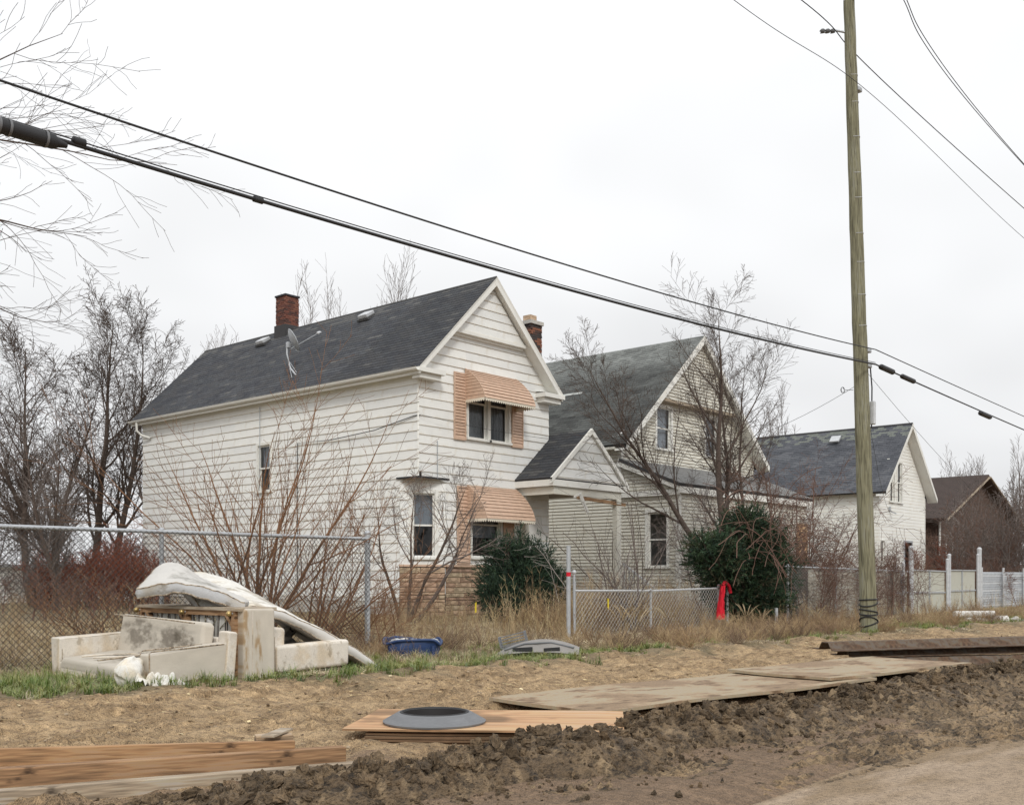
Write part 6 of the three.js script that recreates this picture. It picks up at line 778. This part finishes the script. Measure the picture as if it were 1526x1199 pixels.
// ---------------------------------------------------------------- grass, weeds
{
  const R = rng(301);
  const tuft = (n, len, bend, w, seed) => { const r = rng(seed), g = new G(); for (let k = 0; k < n; k++) { const a = r() * 6.28, s = 0.15 + r(), l = len * (0.5 + 0.7 * r()), dx = Math.cos(a), dz = Math.sin(a), bx = (r() - 0.5) * 0.1, bz = (r() - 0.5) * 0.1, b = bend * s, px = -dz * w, pz = dx * w, pt = (t) => [bx + dx * b * l * t * t, l * (t - 0.35 * b * t * t), bz + dz * b * l * t * t]; const p0 = pt(0), p1 = pt(0.5), p2 = pt(1), nn = [dx * 0.5, 0.8, dz * 0.5]; const k0 = [[p0[0] - px, p0[1], p0[2] - pz], [p0[0] + px, p0[1], p0[2] + pz], [p1[0] + px * 0.8, p1[1], p1[2] + pz * 0.8], [p1[0] - px * 0.8, p1[1], p1[2] - pz * 0.8], p2].map((q) => g.v(...q, ...nn, 0, 0)); g.i.push(k0[0], k0[1], k0[2], k0[0], k0[2], k0[3], k0[3], k0[2], k0[4]); } return g.geo(); };
  const weed = (seed, h, n) => { const r = rng(seed), g = new G(); for (let s = 0; s < n; s++) { let p = V((r() - 0.5) * 0.16, 0, (r() - 0.5) * 0.16), d = V((r() - 0.5) * 0.7, 1, (r() - 0.5) * 0.7).normalize(), pts = [p]; const hh = h * (0.6 + 0.5 * r()); for (let m = 0; m < 5; m++) { d.add(V((r() - 0.5) * 0.35, -0.05 * m * r(), (r() - 0.5) * 0.35)).normalize(); p = p.clone().addScaledVector(d, hh / 5); pts.push(p); if (m > 0) for (let q = 0; q < 3; q++) { const e = V(r() - 0.5, 0.25 + r() * 0.5, r() - 0.5).normalize(); g.tube([p, p.clone().addScaledVector(e, 0.06 + 0.14 * r() * h)], [0.0022, 0.0012], 3); } } g.tube(pts, [0.004, 0.0036, 0.0032, 0.0028, 0.0022, 0.0016], 3); } return g.geo(); };
  const field = (name, label, cat, geo, list, m) => { const im = new THREE.InstancedMesh(geo, m, list.length), o = new THREE.Object3D(); list.forEach((q, k) => { o.position.copy(P(q.X, ground(q.X, q.D) - 0.01, q.D)); o.rotation.set((R() - 0.5) * 0.25, R() * 6.28, (R() - 0.5) * 0.25); o.scale.set(q.s, q.s * (q.h || 1), q.s); o.updateMatrix(); im.setMatrixAt(k, o.matrix); im.setColorAt(k, rgb(...q.c)); }); im.name = numbered(name); tag(im, label, cat, null, 'stuff'); scene.add(im); };
  const leaf = new THREE.MeshPhysicalMaterial({ color: rgb(1, 1, 1), roughness: 1, transmission: 0.2, thickness: 0, side: THREE.DoubleSide }), stalk = mat({ color: rgb(1, 1, 1), roughness: 1 });
  const dry = [[0.66, 0.53, 0.30], [0.57, 0.44, 0.24], [0.70, 0.58, 0.36], [0.46, 0.335, 0.175], [0.37, 0.25, 0.13]], grn = [[0.25, 0.34, 0.055], [0.18, 0.28, 0.045], [0.34, 0.40, 0.085], [0.44, 0.43, 0.13]], brn = [[0.27, 0.18, 0.105], [0.36, 0.25, 0.14], [0.20, 0.135, 0.09], [0.45, 0.33, 0.19]];
  const pick = (a) => { const c = a[Math.floor(R() * a.length)], k = 0.85 + 0.3 * R(); return c.map((x) => x * k); };
  const inSofa = (X, D) => X > 5.6 && X < 8.9 && D > 9.95 && D < 12.2, greenish = (X, D) => { const e = D - grassEdge(X); return clamp(1.25 - Math.abs(e - 0.6) * 0.42) * sstep(-0.25, 0.25, fbm(X * 0.55 + 3, D * 0.5) + (X < 7 ? 0.35 : X < 13.5 ? 0.34 : 0) + 0.5 * Math.exp(-(((X - 18.2) / 1.3) ** 2)) - 0.35 * sstep(13.2, 15, X) * sstep(25, 20, X)); };
  const A = [], B = [], C = [], Dd = [], E = [], nearBin = (X, D) => X > 8.6 && X < 13 && D < 11.25 && D > 8;
  for (let i = 0; i < 56000; i++) {
    const X = 3.2 + 42 * R() ** 1.6, D = 7.2 + 15 * R() ** 1.15, e = D - grassEdge(X) - 0.5 * fbm(X * 1.5, D * 1.5, 3); if (e < 0 || R() > sstep(-0.1, 0.7, e) + 0.12 || fbm(X * 0.9 + 40, D * 0.9, 3) < -0.22 - 0.2 * R()) continue; if (inSofa(X, D) && R() < 0.93) continue; if (D > 19 && X > 18 && X < 38) continue;
    const gq = greenish(X, D) > R(), edge = sstep(2.2, 0.2, e); (gq ? A : R() < 0.6 ? B : C).push({ X, D, s: 0.45 + 0.55 * R(), h: gq ? 0.6 + 0.5 * R() : (0.32 + 0.5 * R()) * (1.1 - 0.5 * edge) * (D < 12.3 && X > 14 ? 0.6 : 1), c: pick(gq ? grn : dry) });
  }
  field('green_grass', 'green grass tufts growing along the sandy edge', 'grass', tuft(16, 0.20, 1.0, 0.0042, 1), A, leaf); field('dry_grass', 'long straw-coloured dead grass across the verge', 'grass', tuft(15, 0.27, 1.25, 0.0038, 2), B, leaf); field('matted_grass', 'matted flattened dead grass across the verge', 'grass', tuft(18, 0.18, 2.0, 0.004, 3), C, leaf);
  const weedAt = (n, f) => { for (let i = 0; i < n; i++) { const q = f(); if (inSofa(q[0], q[1]) || nearBin(q[0], q[1])) continue; (R() < 0.5 ? Dd : E).push({ X: q[0], D: q[1], s: (0.6 + 0.6 * R()) * (q[2] || 1), h: 0.8 + 0.5 * R(), c: pick(R() < 0.3 ? dry : brn) }); } };
  weedAt(300, () => [11 + 9.5 * R(), 13.8 + 4.0 * R(), 0.62]); weedAt(480, () => [15.9 + 6 * R(), 12.55 + 2.0 * R(), 0.95]); weedAt(190, () => [0.5 + 10.5 * R(), 12.6 + 3 * R(), 0.8]); weedAt(110, () => [22.5 + 10 * R(), 11.0 + 1.0 * R(), 0.65]); weedAt(60, () => [31 + 14 * R(), 10.9 + 0.9 * R(), 0.7]); weedAt(150, () => [2 + 20 * R(), 16 + 20 * R(), 0.8]); weedAt(110, () => [10.5 + 5 * R(), 10.8 + 2.2 * R(), 0.5]); weedAt(400, () => [38 + 20 * R(), 12 + 8 * R(), 1.3]);
  field('dead_weeds', 'thin branching dead weeds among the grass', 'weeds', weed(7, 0.62, 5), Dd, stalk); field('dead_weeds', 'tall brown seed-stalk weeds along the fences', 'weeds', weed(8, 0.8, 4), E, stalk);
  const ball = (() => { const r = rng(14), g = new G(); for (let s = 0; s < 34; s++) { const a = r() * 6.28, u = 0.15 + 0.85 * r(), d = V(Math.cos(a) * (1 - u * 0.6), u, Math.sin(a) * (1 - u * 0.6)).normalize(), l = 0.2 + 0.22 * r(), m = V((r() - 0.5) * 0.1, (r() - 0.5) * 0.06, (r() - 0.5) * 0.1), p = V((r() - 0.5) * 0.08, 0, (r() - 0.5) * 0.08), q = p.clone().addScaledVector(d, l * 0.5).add(m), e = p.clone().addScaledVector(d, l); g.tube([p, q, e], [0.003, 0.0025, 0.0012], 3); for (let k = 0; k < 3; k++) { const w = V(r() - 0.5, r() - 0.2, r() - 0.5).normalize(); g.tube([q.clone().lerp(e, k / 3), q.clone().lerp(e, k / 3).addScaledVector(w, 0.05 + 0.07 * r())], [0.0018, 0.001], 3); } } return g.geo(); })(), Bl = [];
  for (let i = 0; i < 260; i++) { const z = R(), X = z < 0.4 ? 15.5 + 7 * R() : z < 0.7 ? 9.5 + 6 * R() : 22 + 12 * R(), D = grassEdge(X) + 0.5 + 3 * R() ** 1.3; if (inSofa(X, D) || nearBin(X, D)) continue; Bl.push({ X, D, s: 0.6 + 0.9 * R(), c: pick(brn) }); }
  field('brown_brushweed', 'low rounded clumps of brown dead brush in the verge', 'weeds', ball, Bl, stalk);
  const bits = [], bit = (() => { const g = new G(); g.tube([V(-0.06, 0.004, 0), V(0, 0.007, 0.006), V(0.06, 0.003, -0.004)], [0.0016, 0.002, 0.0012], 3); g.quad([-0.015, 0.004, 0.02], [0.02, 0.006, 0.018], [0.022, 0.012, 0.05], [-0.012, 0.007, 0.046]); return g.geo(); })();
  for (let i = 0; i < 2600; i++) { const X = 2.5 + 22 * R() ** 1.3, e = 3.2 * R() ** 1.8, D = grassEdge(X) + 0.4 - e; if (D < 5.2) continue; bits.push({ X, D, s: 0.5 + 0.9 * R(), c: pick(R() < 0.5 ? brn : dry) }); }
  field('leaf_litter', 'dead leaves, straw and twigs blown over the sand', 'litter', bit, bits, stalk);
  const F = []; for (let i = 0; i < 12; i++) { const z = Math.floor(R() * 3), [X, D] = z === 0 ? [18.5 + 2.4 * R(), 14.2 + 1.0 * R()] : z === 1 ? [21 + 5 * R(), 10.2 + 1.2 * R()] : [16 + 6 * R(), 10.9 + R()]; F.push({ X, D, s: 0.6 + 0.45 * R(), h: 1, c: pick([[0.5, 0.40, 0.25], [0.45, 0.34, 0.2]]) }); }
  const plume = (() => { const r = rng(4), g = new G(); for (let s = 0; s < 7; s++) { const a = r() * 6.28, pts = []; for (let m = 0; m <= 6; m++) { const t = m / 6; pts.push(V(Math.cos(a) * 0.32 * t * t, 0.75 * t - 0.12 * t * t * t, Math.sin(a) * 0.32 * t * t)); } g.tube(pts, [0.004, 0.004, 0.0035, 0.003, 0.009, 0.010, 0.002], 4); } return g.geo(); })();
  field('plume_grass', 'nodding straw-coloured plume grass by the fences', 'grass', plume, F, leaf);
}
scene.traverse((o) => { if (o.isMesh) { o.castShadow = true; o.receiveShadow = true; } });
renderer.render(scene, camera);
